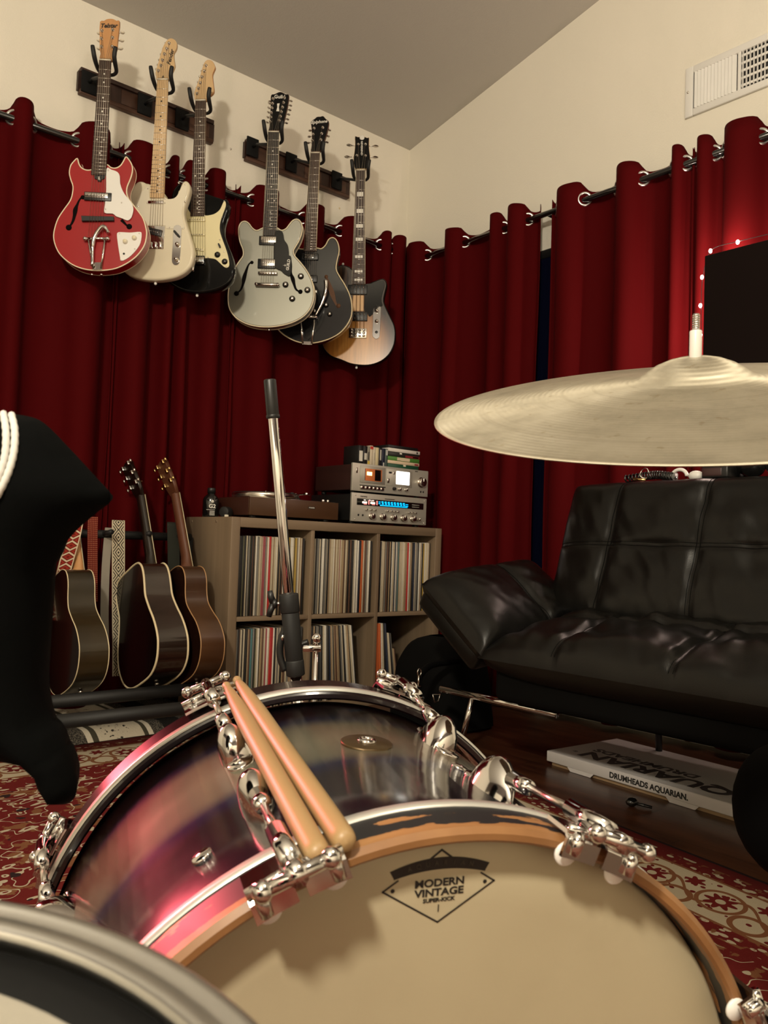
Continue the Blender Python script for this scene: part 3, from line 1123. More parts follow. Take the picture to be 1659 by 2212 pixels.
for k in range(6):
    mb.cyl((c.x + (k - 2.5) * d.x / 7, -.0145, c.y - d.y * .3), (c.x + (k - 2.5) * d.x / 7, -.0145, c.y + d.y * .3), .003, 8)
mb.build('bridge', M['nickel'], g.root)
a_, b_ = g.uv(c4((308, 640)), .014), g.uv(c4((498, 645)), .014)
mb = MB().cyl((a_.x, -.014, a_.y), (b_.x, -.014, b_.y), .0085, 16, bev=.004)
for q in (a_, b_):
    mb.cyl((q.x, 0, q.y), (q.x, -.022, q.y), .0075, 14)
mb.build('tailpiece', M['chrome'], g.root)
for p in ((703, 565), (566, 640), (762, 688), (626, 766)):
    g.knob(c4, p, .0128, .012, [M['black_gloss'], M['chrome']], 1.05)
g.strip('sound_hole', c4, [((262, 440), .003), ((236, 466), .0035), ((212, 530), .0065), ((196, 585), .009), ((186, 640), .0055), ((165, 690), .004), ((130, 722), .003)], [((266, 444), .0075), ((128, 722), .011)], M['hole'])
g.strip('sound_hole', c4, [((612, 410), .003), ((618, 470), .004), ((616, 540), .005), ((632, 590), .009), ((645, 640), .006), ((662, 685), .0045), ((695, 708), .003)], [((700, 706), .010)], M['hole'])
g.button(c4, (420, 1048), M['nickel'])
g.head(c3, [(437, 108), (470, 96), (520, 76), (570, 97), (598, 106), (588, 200), (568, 290), (545, 372), (525, 410), (506, 436), (418, 436), (425, 380), (428, 300), (434, 200)], [M['g_black'], M['mahogany']], .014)
posts = [(432, 344), (436, 302), (441, 262), (447, 220), (452, 180), (457, 138), (512, 333), (522, 295), (531, 254), (541, 213), (550, 172), (557, 128)]
btn = [(400, 345), (408, 300), (412, 255), (416, 215), (420, 175), (424, 158), (575, 352), (585, 318), (595, 275), (605, 235), (612, 195), (616, 155)]
g.pegs(c3, posts, btn, M['nickel'], M['nickel'], .0068, .6)
lc = g.uv(c3((515, 122)), -g.hy)
text('Guild', .022, Matrix.Translation((lc.x, g.hy - .0006, lc.y)) @ Matrix.Rotation(PI / 2, 4, 'X'), M['logo_pale'], g.root, bold=.0004)
mb = MB()
mb.slab([g.uv(c3(p), -g.hy) for p in ((492, 182), (515, 180), (508, 212), (512, 252), (484, 250), (494, 215))], g.hy - .0008, g.hy, 0)
mb.build('head_inlay', M['logo_pale'], g.root)
g.strings(6, (400, 640), c4, .052, [posts[i] for i in (0, 2, 4, 11, 9, 7)], c3, -.016)

# ---- 5: charcoal semi-hollow with vibrato
g = Guitar('electric_guitar', 'glossy charcoal black semi hollow electric guitar with vibrato arm, behind the silver twelve string', c4((768, 700)), 47)
o = g.outline(c4, [(985, 218), (950, 238), (925, 285), (888, 318), (850, 312), (800, 320), (700, 320), (655, 290), (625, 240), (590, 220), (560, 240), (545, 300), (548, 380), (560, 450), (550, 520), (505, 590), (455, 680), (425, 780), (425, 880), (455, 980), (520, 1070), (610, 1130), (690, 1160), (770, 1170), (860, 1160), (960, 1130), (1050, 1080), (1116, 1010), (1156, 930), (1164, 850), (1148, 745), (1100, 642), (1050, 562), (1022, 500), (1030, 430), (1048, 350), (1044, 288), (1020, 236)], 3)
g.body(o, .046, .006, [M['g_pearl']], M['binding'])
g.neck(c3, (833, 625), c4, (786, 338), .628, 22, (M['rosewood'], M['logo_pale']), M['mahogany'], (), bind=M['binding'])
g.pickup(c4, (715, 365), (860, 425), M['black'], M['black_gloss'], .008, ((730, 372), (832, 415)), 6, 2)
g.pickup(c4, (700, 560), (850, 625), M['black'], M['black_gloss'], .008, ((715, 568), (820, 612)), 6, 2)
g.strip('sound_hole', c4, [((925, 575), .003), ((945, 600), .0045), ((965, 660), .009), ((985, 720), .011), ((1008, 790), .006), ((1030, 835), .0035)], [((932, 572), .0085), ((1042, 832), .010)], M['hole_brown'])
c, d = g.rect(c4, (690, 690), (850, 720), .012)
MB().box((c.x, -.010, c.y), (d.x, .010, d.y), bev=.003).build('bridge', M['nickel'], g.root)
mb = MB()
for a_, b_ in (((700, 940), (722, 1170)), ((828, 960), (800, 1172))):
    p, q = g.uv(c4(a_), .008), g.uv(c4(b_), .008)
    mb.tube([(p.x, -.012, p.y), ((p.x + q.x) / 2, -.009, (p.y + q.y) / 2), (q.x, -.003, q.y)], .0050, 8)
a_, b_ = g.uv(c4((690, 925)), .014), g.uv(c4((850, 935)), .014)
mb.cyl((a_.x, -.014, a_.y), (b_.x, -.014, b_.y), .006, 12)
mb.slab([g.uv(c4(p), .003) for p in ((722, 1150), (800, 1152), (805, 1182), (716, 1180))], -.005, .001, .001)
tp = mb.build('vibrato_tailpiece', M['chrome'], g.root)
MB().slab([g.uv(c4(p), .004) for p in ((735, 1000), (808, 1010), (790, 1120), (768, 1140), (748, 1120))], -.005, -.001, .001).build('tailpiece_panel', M['black_gloss'], tp)
arm = catmull([g.uv(c4(p), .028) for p in ((830, 920), (880, 830), (915, 740), (930, 660), (925, 600))], 4, False)
MB().tube([(p.x, -.024, p.y) for p in arm], [.0045 + .0045 * min(1, i / 8) for i in range(len(arm))], 10).build('vibrato_arm', M['chrome'], tp)
for p in ((930, 824), (962, 905), (825, 880)):
    g.knob(c4, p, .0115, .012, [M['black_gloss'], M['chrome']], 1.05)
g.head(c3, [(795, 345), (830, 316), (850, 300), (880, 298), (905, 293), (930, 320), (955, 345), (945, 420), (922, 500), (900, 568), (872, 612), (798, 612), (800, 560), (803, 480), (800, 400)], [M['g_black'], M['mahogany']], .014)
posts = [(808, 512), (816, 456), (824, 402), (885, 505), (892, 450), (902, 396)]
btn = [(768, 530), (778, 474), (786, 420), (938, 524), (948, 470), (960, 415)]
g.pegs(c3, posts, btn, M['nickel'], M['nickel'], .0075, .6)
lc = g.uv(c3((868, 346)), -g.hy)
text('Epiphone', .020, Matrix.Translation((lc.x, g.hy - .0006, lc.y)) @ Matrix.Rotation(PI / 2, 4, 'X') @ Matrix.Rotation(R(4), 4, 'Z'), M['logo_pale'], g.root, shear=.3, bold=.0004)
g.strings(6, (770, 930), c4, .052, [posts[i] for i in (0, 1, 2, 5, 4, 3)], c3, -.014)

# ---- 6: sunburst bass
g = Guitar('bass_guitar', 'sunburst bass guitar with black pickguard and white block inlays, nearest the corner', c4((1212, 1000)), 44)
o = g.outline(c4, [(1278, 632), (1340, 617), (1400, 595), (1440, 587), (1468, 608), (1478, 652), (1462, 722), (1452, 790), (1472, 850), (1510, 930), (1545, 1005), (1556, 1085), (1544, 1180), (1500, 1268), (1430, 1330), (1340, 1364), (1250, 1370), (1150, 1356), (1060, 1320), (970, 1285), (905, 1215), (875, 1120), (885, 1010), (920, 920), (962, 830), (985, 740), (978, 650), (985, 570), (1010, 505), (1055, 465), (1110, 470), (1165, 500)], 3)
g.body(o, .044, .006, [M['g_burst'], M['g_black']])
g.neck(c3, (1240, 780), c4, (1220, 635), .86, 22, (M['rosewood'], M['logo_pale']), M['maple'], (3, 5, 7, 9, 12, 15, 17, 19, 21), .042, .062, bind=M['bind_white'], blocks=True)
g.plate('pickguard', g.outline(c4, [(1275, 648), (1340, 632), (1400, 612), (1440, 606), (1456, 628), (1452, 670), (1432, 735), (1428, 790), (1436, 830), (1400, 850), (1365, 890), (1320, 930), (1298, 890), (1276, 880), (1276, 745)], 3), M['g_black'], .003)
g.plate('wood_panel', [g.uv(c4(p)) for p in ((1168, 738), (1274, 738), (1270, 878), (1162, 878))], M['amber_wood'], .0015)
g.pickup(c4, (1128, 646), (1298, 734), M['black'], M['black_gloss'], .008, None, 4, 2)
g.pickup(c4, (1162, 886), (1300, 972), M['black'], M['black_gloss'], .008, None, 4, 2)
c, d = g.rect(c4, (1136, 1030), (1292, 1122), .006)
mb = MB().box((c.x, -.003, c.y), (d.x, .006, d.y), bev=.0015)
br = mb.build('bridge_plate', M['nickel'], g.root)
for k in range(4):
    q = MB()
    for j in range(3):
        q.cyl((c.x + (k - 1.5) * d.x / 4.3, -.012, c.y + d.y * (.3 - .3 * j) - .004), (c.x + (k - 1.5) * d.x / 4.3, -.012, c.y + d.y * (.3 - .3 * j) + .004), .0065, 12, bev=.002)
    q.build('saddle', M['chrome'], g.root)
g.plate('control_plate', g.outline(c4, [(1352, 865), (1362, 838), (1385, 826), (1410, 836), (1422, 862), (1418, 980), (1412, 1095), (1402, 1120), (1380, 1130), (1358, 1118), (1346, 1092), (1350, 980)], 2), M['chrome'], .003)
for p in ((1386, 876), (1384, 968)):
    g.knob(c4, p, .0095, .016, [M['nickel'], M['chrome']])
g.knob(c4, (1382, 1068), .0085, .004, [M['black'], M['black']], name='jack_socket')
g.button(c4, (1203, 1386), M['white'])
g.button(c4, (1082, 458), M['white'])
g.head(c3, [(1190, 476), (1215, 480), (1235, 478), (1252, 468), (1275, 478), (1300, 488), (1316, 487), (1315, 540), (1318, 600), (1326, 670), (1312, 730), (1276, 778), (1204, 778), (1182, 735), (1176, 680), (1186, 600), (1190, 540)], [M['g_black'], M['maple']], .012)
posts = [(1207, 646), (1220, 546), (1284, 545), (1284, 648)]
btn = [(1120, 656), (1138, 552), (1376, 560), (1372, 660)]
g.pegs(c3, posts, btn, M['nickel'], M['nickel'], .0135, .22)
lc = g.uv(c3((1253, 487)), -g.hy)
Mx = Matrix.Translation((lc.x, g.hy, lc.y)) @ Matrix.Rotation(PI / 2, 4, 'X')
MB().lathe([(.0115, 0), (.0115, .0012), (.008, .0014), (1e-6, .0014)], 20, 0, Mx).build('head_emblem', M['logo_pale'], g.root)
lc = g.uv(c3((1250, 582)), -g.hy)
text('REVEREND', .012, Matrix.Translation((lc.x, g.hy - .0006, lc.y)) @ Matrix.Rotation(PI / 2, 4, 'X') @ Matrix.Rotation(R(-88), 4, 'Z'), M['logo_pale'], g.root, bold=.0003, sx=1.2)
g.strings(4, (1213, 1080), c4, .058, posts, c3, -.015)

# ------------------------------------------------------------------ wooden rails and their hangers


def rail(label, pa, pb, ht):
    a, b = onY(*pa, WY - .02), onY(*pb, WY - .02)
    z0, z1 = (a.z + b.z) / 2 - ht / 2, (a.z + b.z) / 2 + ht / 2
    th = thing('hanger_rail', label, 'wooden rail', Vector((a.x, WY, z0)), 'wooden hanger rails')
    L = b.x - a.x
    mb = MB()
    mb.box((a.x + L / 2, WY - .009, (z0 + z1) / 2), (L, .018, ht * .72))
    mb.build('plank', M['rail_wood'], th, True)
    for zz, m in ((z1 - ht * .09, M['rail_wood']), (z0 + ht * .09, M['rail_edge'])):
        MB().box((a.x + L / 2, WY - .014, zz), (L - .012, .028, ht * .17), bev=.003).build('moulding', m, th, True)
    for k in range(4):
        MB().box((a.x + L * (.12 + .253 * k), WY - .0185, (z0 + z1) / 2), (L * .16, .003, ht * .56), bev=.001).build('inset_panel', M['rail_edge'], th, True)
    return th


rail('dark wooden hanger rail on the wall behind the red, cream and black guitars', (169, 173), (463, 286), .108)
rail('dark wooden hanger rail on the wall behind the silver, charcoal and sunburst guitars', (529, 325), (756, 406), .104)


def hanger(label, gt, rail_z=2.515, lift=0.0):
    """yoke around the neck just under the head; the arm comes straight out of the wall"""
    Mg = gt.mat
    a = gt.a
    W = lambda u, y, v: Mg @ Vector((a.x + u, y, a.y + v + lift))
    yk = W(0, .042, -.028)
    t_ = thing('guitar_hanger', label, 'guitar hanger', Vector((yk.x, WY, rail_z)), 'black guitar hangers')
    MB().box((yk.x, WY - .033, rail_z), (.062, .010, .088), bev=.003).build('base_block', M['black_matte'], t_, True)
    MB().tube([(yk.x, WY - .036, rail_z), (yk.x, WY - .07, rail_z), tuple(yk)], .0065, 10).build('arm', M['black_metal'], t_, True)
    MB().ball(yk, .010, 12, sc=(1.2, 1, .8)).build('swivel', M['black_metal'], t_, True)
    for s_ in (-1, 1):
        q = [yk, W(.020 * s_, .040, -.026), W(.033 * s_, .028, -.020), W(.036 * s_, .004, -.010), W(.037 * s_, -.018, .004), W(.039 * s_, -.026, .020), W(.043 * s_, -.029, .042)]
        MB().tube(catmull(q, 3, False), [.0062, .0062, .0064, .0066, .0068, .0070, .0072, .0076, .0080, .0084, .0086, .0088, .0088, .0088, .0088, .0088, .0086, .0082, .0074], 10).build('padded_prong', M['black_rubber'], t_, True)
    return t_


for gt, lab in zip(GS, ('the red guitar', 'the cream guitar', 'the black guitar with yellow pickguard',
                        'the silver twelve string', 'the charcoal guitar', 'the sunburst bass')):
    hanger('black padded wall hanger holding ' + lab, gt)


# ------------------------------------------------------------------ record shelf
t = T('grey_oak', (.2, .14, .09), .5)
g = t.noise(9, 6, stretch=(1, 1, .05), dist=.8)
t.color(t.ramp(g, [(.3, (.155, .108, .066)), (.52, (.215, .153, .096)), (.72, (.265, .192, .124))]))
t.bump(g, .08, .002)
M['oak_v'] = t.m
t = T('grey_oak_along', (.2, .14, .09), .5)
g = t.noise(9, 6, stretch=(.05, 1, 1), dist=.8)
t.color(t.ramp(g, [(.3, (.155, .108, .066)), (.52, (.215, .153, .096)), (.72, (.265, .192, .124))]))
t.bump(g, .08, .002)
M['oak_h'] = t.m
SX0, SX1, SY0, SY1, SZ = 1.607, 2.727, 2.772, 3.145, .785
BO, BI = .038, .017
sh = thing('record_shelf', 'grey brown wooden cube shelf full of records against the back wall', 'shelf', Vector((SX0, SY0, 0)))
yc, dy = (SY0 + SY1) / 2, SY1 - SY0
for xx in (SX0 + BO / 2, SX1 - BO / 2):
    MB().box((xx, yc, SZ / 2), (BO, dy, SZ), bev=.0015).build('side_panel', M['oak_v'], sh, True)
MB().box(((SX0 + SX1) / 2, yc, SZ - BO / 2), (SX1 - SX0 - 2 * BO, dy, BO), bev=.0015).build('top_panel', M['oak_h'], sh, True)
MB().box(((SX0 + SX1) / 2, yc, BO / 2), (SX1 - SX0 - 2 * BO, dy, BO), bev=.0015).build('bottom_panel', M['oak_h'], sh, True)
CW = (SX1 - SX0 - 2 * BO - 2 * BI) / 3
CH = (SZ - 2 * BO - BI) / 2
for k in (1, 2):
    MB().box((SX0 + BO + CW * k + BI * (k - .5), yc, SZ / 2), (BI, dy - .004, SZ - 2 * BO), bev=.001).build('divider', M['oak_v'], sh, True)
for c in range(3):
    MB().box((SX0 + BO + CW * (c + .5) + BI * c, yc, SZ / 2), (CW, dy - .006, BI), bev=.001).build('shelf_board', M['oak_h'], sh, True)
for (yy, zz) in ((SY0 + .12, SZ - .018), (SY1 - .05, SZ - .018)):
    MB().cyl((SX0 - .0005, yy, zz), (SX0 + .001, yy, zz), .006, 12).build('screw_cap', M['oak_h'], sh, True)

PALETTE = {
    'K': ('black', (.012, .011, .010)), 'C': ('cream', (.48, .41, .29)), 'W': ('white', (.66, .62, .53)), 'T': ('tan', (.30, .21, .12)),
    'G': ('grey', (.17, .16, .14)), 'B': ('brown', (.10, .05, .03)), 'O': ('olive', (.10, .095, .05)), 'R': ('red', (.42, .02, .02)),
    'P': ('pinkish red', (.30, .07, .08)), 'N': ('navy', (.015, .02, .04)), 'Y': ('golden yellow', (.36, .24, .05)), 'A': ('orange', (.55, .12, .03)),
    'E': ('blue green', (.06, .17, .18)), 'S': ('dark grey', (.05, .05, .048))}
REC_M = {}
for k, (nm, c) in PALETTE.items():
    t = T('sleeve_' + nm.replace(' ', '_'), c, .55)
    g = t.noise(60, 3, stretch=(.3, .02, 1.6))
    h = t.noise(9, 2, stretch=(.4, .02, 1))
    dk = tuple(v * .35 + .006 for v in c)
    f = g.ss(.60, .66) * h.ss(.45, .6)
    t.color(t.mix(f, c, dk))
    REC_M[k] = t.m
REC_ME = {}
SEQ = {
    (0, 0): 'KGSKOKCKGOKBKTWGCCTCPPGCWRCCTCWCKTKBWGCKYKWWCKYGCWTCBK',
    (1, 0): 'KOCKSGCKWWKGCKTCCWTCTCPCCTBCTKBKGCWGWNKAACBGCWKK',
    (2, 0): 'KCBKWCCTGBKTKWCCNWGETCCWCTCRWCTKNWCGKWTWKYCWCWTK',
    (0, 1): 'KTGKBCKCKTBEGKOCWKTBCPWCRRWKCGCKTBWCGTWCKKSKSK',
    (1, 1): 'KCGKTKGCKSKCWGKNTCKTBTTKGCKSWCTKCWK',
    (2, 1): 'TAAWCKNGCKGTB'}
CNAME = {(0, 0): 'top left', (1, 0): 'top middle', (2, 0): 'top right', (0, 1): 'bottom left', (1, 1): 'bottom middle', (2, 1): 'bottom right'}
random.seed(11)
for (c, r), seq in SEQ.items():
    x0 = SX0 + BO + c * (CW + BI) + .003
    x1 = x0 + CW - .008
    z0 = SZ - BO - CH if r == 0 else BO
    n = len(seq)
    if r == 0 or c == 0:
        ths = [random.choice((.0042, .0052, .0062, .0075)) for _ in seq]
        room = (x1 - x0) * (.90 if (c, r) == (0, 0) else .94 if r == 0 else .93)
        kf = (room / sum(ths))
        ths = [round(v * kf, 4) for v in ths]
    else:
        ths = [random.choice((.0045, .0055, .0065)) * (1.0 if c == 1 else 1.15) for _ in seq]
        ths = [round(v * (1.12 if c == 1 else 1.0), 4) for v in ths]
        if c == 2:
            ths[1] = ths[2] = .016
    x = x0
    pl_ = None
    for i, k in enumerate(seq):
        th_ = ths[i]
        if (c, r) == (1, 1):
            lean = -.01 - .13 * max(0, (i - 4) / (n - 5)) ** .9 if i > 3 else 0
        elif (c, r) == (2, 1):
            lean = -.035 - .16 * (i / n)
        else:
            lean = 0.0
        h = .314 * (.99 + .01 * random.random())
        if (c, r) == (2, 1) and i > 6:
            h = .27 if i < 11 else .2
        key = (k, th_, round(h, 3))
        if key not in REC_ME:
            mb = MB().box((th_ / 2, .157, h / 2), (th_ * .93, .314, h), bev=min(.0012, th_ * .2), seg=1)
            o = mb.build('record_sleeve', REC_M[k])
            REC_ME[key] = o.data
            bpy.data.objects.remove(o)
        o = bpy.data.objects.new('record_sleeve', REC_ME[key])
        COL.objects.link(o)
        dy_ = random.uniform(0, .007)
        zz = z0 + .0008
        if r == 1 and c > 0:
            if pl_ is None:
                x += h * math.sin(-lean)
            else:
                x += .302 * max(0.0, math.sin(-lean) - math.sin(-pl_))
            pl_ = lean
        o.location = (x + (-(h * math.sin(lean)) * 0), SY0 + .022 + dy_, zz)
        o.rotation_euler = (0, lean, 0)
        nm = PALETTE[k][0]
        pose = 'leaning' if (r == 1 and c > 0) else 'standing'
        lab = nm + ' spined record ' + pose + ' in the ' + CNAME[(c, r)] + ' compartment of the shelf'
        setp(o, lab, 'record', 'records in the ' + CNAME[(c, r)] + ' compartment')
        x += th_ / math.cos(lean) + (.0004 if r == 0 or c == 0 else .0003)

# ------------------------------------------------------------------ stereo on the shelf
M['brushed'] = plain('brushed_silver', (.47, .45, .385), .42, .35)
M['dark_case'] = wood('dark_veneer', (.020, .006, .005), (.035, .011, .008), 18, (1, .08, 1), .5)
M['walnut'] = wood('walnut', (.045, .019, .007), (.09, .040, .016), 11, (.07, 1, 1), .42)
M['walnut_dark'] = wood('walnut_side', (.035, .010, .006), (.055, .017, .009), 11, (1, .07, 1), .45)
M['lamp_white'] = plain('lit_meter', (.9, .9, .85), .4, emit=(1.0, .97, .88), estr=3.2)
M['lamp_warm'] = plain('cassette_lamp', (.9, .6, .2), .4, emit=(1.0, .62, .18), estr=5)
M['lamp_glow'] = plain('cassette_glow', (.3, .09, .03), .5, emit=(.9, .20, .04), estr=.25)
M['dial_blue'] = plain('dial_blue', (.0, .3, .6), .4, emit=(.0, .42, .95), estr=1.6)
M['dial_blue_dim'] = plain('dial_blue_dim', (.0, .15, .3), .4, emit=(.0, .16, .55), estr=1.0)
M['meter_red'] = plain('meter_red', (.8, .3, .25), .4, emit=(1.0, .22, .20), estr=1.3)
M['meter_pink'] = plain('meter_pink', (.9, .7, .6), .4, emit=(1.0, .72, .58), estr=1.8)


class Face:
    """front panel of a hi-fi unit; u from its left, v from its top"""

    def __init__(s, name, label, x0, x1, z0, z1, y, depth, case, cat):
        s.x0, s.x1, s.z0, s.z1, s.y = x0, x1, z0, z1, y
        s.root = thing(name, label, cat, Vector((x0, y, z0)))
        MB().box(((x0 + x1) / 2, y + .006, (z0 + z1) / 2), (x1 - x0, .012, z1 - z0), bev=.0015).build('front_panel', M['brushed'], s.root, True)
        MB().box(((x0 + x1) / 2, y + .012 + depth / 2, (z0 + z1) / 2), (x1 - x0 - .014, depth, z1 - z0 - .010), bev=.003).build('case', case, s.root, True)

    def p(s, u, v, d=0.0):
        return Vector((s.x0 + (s.x1 - s.x0) * u, s.y - d, s.z1 - (s.z1 - s.z0) * v))

    def box(s, name, u0, u1, v0, v1, d, m, bev=.001, parent=None, back=.0):
        a, b = s.p(u0, v0), s.p(u1, v1)
        return MB().box(((a.x + b.x) / 2, s.y - d / 2 + back / 2, (a.z + b.z) / 2), (b.x - a.x, d + back, a.z - b.z), bev=bev, seg=1).build(name, m, parent or s.root, True)

    def knob(s, name, u, v, r, d, m=None):
        a = s.p(u, v)
        mb = MB().cyl(a, a + Vector((0, -d, 0)), r, 24, bev=.0015)
        mb.cyl(a, a + Vector((0, -.003, 0)), r * 1.22, 24, bev=.001)
        mb.box((a.x, a.y - d - .0005, a.z + r * .55), (.0018, .001, r * .7))
        return mb.build(name, m or M['nickel'], s.root, True)


F = Face('stereo_receiver', 'silver stereo receiver with glowing blue tuner dial, on the right end of the shelf', 2.207, 2.650, .797, .921, 2.80, .30, M['black'], 'receiver')
for xx in (2.24, 2.62):
    for yy in (2.84, 3.07):
        MB().cyl((xx, yy, .785), (xx, yy, .80), .014, 14).build('foot', M['black'], F.root, True)
w = F.box('dial_window', .06, .955, .19, .425, .002, M['black_gloss'])
F.box('dial_scale', .355, .725, .365, .400, .003, M['dial_blue'], .0005, w)
for k in range(8):
    u = .375 + k * .041
    F.box('dial_figure', u, u + .025, .235, .29, .003, M['dial_blue'], .0005, w)
    F.box('dial_figure', u + .006, u + .030, .30, .345, .003, M['dial_blue'], .0005, w)
for v in (.25, .31):
    F.box('dial_figure', .335, .362, v, v + .03, .003, M['dial_blue'], .0005, w)
    F.box('dial_figure', .70, .735, v + .02, v + .045, .003, M['dial_blue'], .0005, w)
for u in (.125, .23):
    F.box('meter', u, u + .062, .285, .36, .003, M['meter_pink'], .0015, w)
    F.box('meter', u + .02, u + .045, .225, .25, .003, M['meter_pink'], .0008, w)
    F.box('meter', u + .078, u + .092, .235, .385, .003, M['meter_red'], .0005, w)
    F.box('meter', u + .02, u + .06, .37, .39, .003, M['meter_red'], .0005, w)
for v in (.27, .345):
    F.box('indicator', .79, .89, v, v + .012, .003, M['logo_pale'], .0003, w)
for u in (.175, .235, .285, .45, .5, .545, .59, .745, .79, .835):
    MB().cyl(F.p(u, .57), F.p(u, .57, .012), .0042, 12, bev=.001).build('push_button', M['nickel'], F.root, True)
for u in (.25, .392, .535, .672, .805):
    F.knob('rotary_knob', u, .79, .0125, .017)
F.knob('balance_lever', .875, .80, .006, .020)
for u in (.085, .14):
    MB().cyl(F.p(u, .775), F.p(u, .775, .001), .0048, 14).build('headphone_jack', M['black'], F.root, True)
for u, v in ((.04, .09), (.965, .09), (.04, .93), (.965, .93)):
    MB().ball(F.p(u, v, .001), .003, 8).build('screw', M['nickel'], F.root, True)
lm = lambda F_, u, v: Matrix.Translation(F_.root.matrix_world.inverted() @ F_.p(u, v, .0008)) @ Matrix.Rotation(PI / 2, 4, 'X')
text('marantz', .012, lm(F, .145, .11), M['logo_dark'], F.root, shear=.2)
F.box('nameplate', .42, .55, .125, .15, .001, M['logo_dark'], .0003)

F = Face('cassette_deck', 'silver cassette deck with lit white meter and amber cassette window, stacked on the receiver', 2.205, 2.655, .929, 1.050, 2.80, .27, M['dark_case'], 'cassette deck')
for xx in (2.24, 2.62):
    for yy in (2.84, 3.05):
        MB().cyl((xx, yy, .919), (xx, yy, .935), .012, 14).build('foot', M['black'], F.root, True)
dr = F.box('cassette_door', .092, .405, .07, .68, .004, M['brushed'])
wn_ = F.box('cassette_window', .145, .36, .165, .60, .0048, M['black_gloss'], .0005, dr)
F.box('cassette_window', .15, .27, .18, .585, .0054, M['lamp_glow'], .0005, dr, )
F.box('cassette_lamp', .165, .235, .27, .42, .0062, M['lamp_warm'], .002, dr)
for a in ((.145, .36, .165, .18), (.145, .36, .585, .60), (.352, .36, .165, .60)):
    F.box('window_edge', *a, .0056, M['lamp_glow'], .0002, dr)
F.box('level_meter', .555, .735, .13, .62, .003, M['lamp_white'], .002)
F.box('meter_panel', .425, .775, .07, .71, .0012, M['brushed'], .0005)
F.knob('level_knob', .90, .46, .0195, .02)
F.box('key_slot', .09, .42, .77, .80, .002, M['black'], .0003)
for k in range(6):
    F.box('piano_key', .095 + k * .05, .140 + k * .05, .81, .92, .008, M['nickel'], .001)
for u, m in ((.53, M['black']), (.60, M['nickel']), (.69, M['nickel'])):
    F.knob('small_knob', u, .80, .0065, .012, m)
for u in (.90, .935):
    MB().cyl(F.p(u, .82), F.p(u, .82, .001), .0046, 14).build('jack', M['black'], F.root, True)
F.box('counter', .455, .495, .18, .25, .002, M['black'], .0003)
F.box('reset_button', .515, .535, .17, .27, .004, M['nickel'], .0005)
F.box('switch', .435, .46, .44, .60, .006, M['nickel'], .001)
F.box('eject_button', .04, .058, .17, .36, .003, M['nickel'], .0005)
text('AKAI', .008, lm(F, .83, .06), M['logo_dark'], F.root)

# cases standing and lying on the deck
DZ = 1.050
k4 = .12658
bx = lambda x: onY(740 + x * k4, 1000, 2.86).x


def case(label, x0, x1, z0, z1, c, y0=2.845, depth=.11, marks=(), group=None):
    m = plain('case_' + label.split(' with')[0].replace(' ', '_')[:24], c, .45)
    th = thing('tape_case', label, 'case', Vector((x0, y0, z0)), group)
    MB().box(((x0 + x1) / 2, y0 + depth / 2, (z0 + z1) / 2), (x1 - x0 - .0006, depth, z1 - z0 - .0006), bev=.001, seg=1).build('shell', m, th, True)
    for (u0, u1, v0, v1, mc) in marks:
        xa, xb = x0 + (x1 - x0) * u0, x0 + (x1 - x0) * u1
        za, zb_ = z1 - (z1 - z0) * v1, z1 - (z1 - z0) * v0
        MB().box(((xa + xb) / 2, y0 - .0003, (za + zb_) / 2), (xb - xa, .0008, zb_ - za)).build('spine_label', plain('label', mc, .5), th, True)
    return th


H = .086
UG, LG = 'small cases standing on the cassette deck', 'flat boxes stacked on the cassette deck'
case('black upright case with white label, leftmost on the cassette deck', bx(235), bx(312), DZ, DZ + H, (.01, .01, .01), marks=((.12, .85, .28, .82, (.7, .68, .6)),), group=UG)
case('black upright case with a small pale label, second from left on the cassette deck', bx(314), bx(383), DZ, DZ + H, (.012, .012, .012), marks=((.25, .85, .38, .72, (.6, .58, .5)),), group=UG)
case('thin dark upright case with yellow lower end on the cassette deck', bx(385), bx(426), DZ, DZ + H, (.25, .23, .18), marks=((.1, .95, .76, .98, (.65, .48, .08)), (.3, .7, .3, .7, (.02, .02, .02))), group=UG)
case('cream upright case with red upper end on the cassette deck', bx(430), bx(480), DZ, DZ + H + .005, (.62, .54, .40), marks=((.0, 1, .04, .18, (.5, .04, .03)),), group=UG)
case('plain pale cream upright case right of the red topped one', bx(481), bx(526), DZ, DZ + H, (.60, .54, .42), marks=((.4, .55, .3, .7, (.3, .26, .2)),), group=UG)
case('pale yellow upright case in the middle of the standing cases', bx(527), bx(578), DZ, DZ + H, (.62, .54, .33), group=UG)
case('black upright case with white lettering next to the pale yellow one', bx(580), bx(632), DZ, DZ + H, (.015, .015, .018), marks=((.35, .75, .1, .65, (.5, .48, .42)),), group=UG)
case('dark navy upright case with white lower label', bx(633), bx(686), DZ, DZ + H, (.012, .016, .035), marks=((.4, .75, .75, .95, (.55, .55, .5)),), group=UG)
case('grey green upright case, last of the standing cases', bx(688), bx(732), DZ, DZ + H, (.07, .10, .09), marks=((.2, .9, .05, .35, (.5, .5, .48)),), group=UG)
xa, xb = bx(738), bx(1275)
zz = DZ
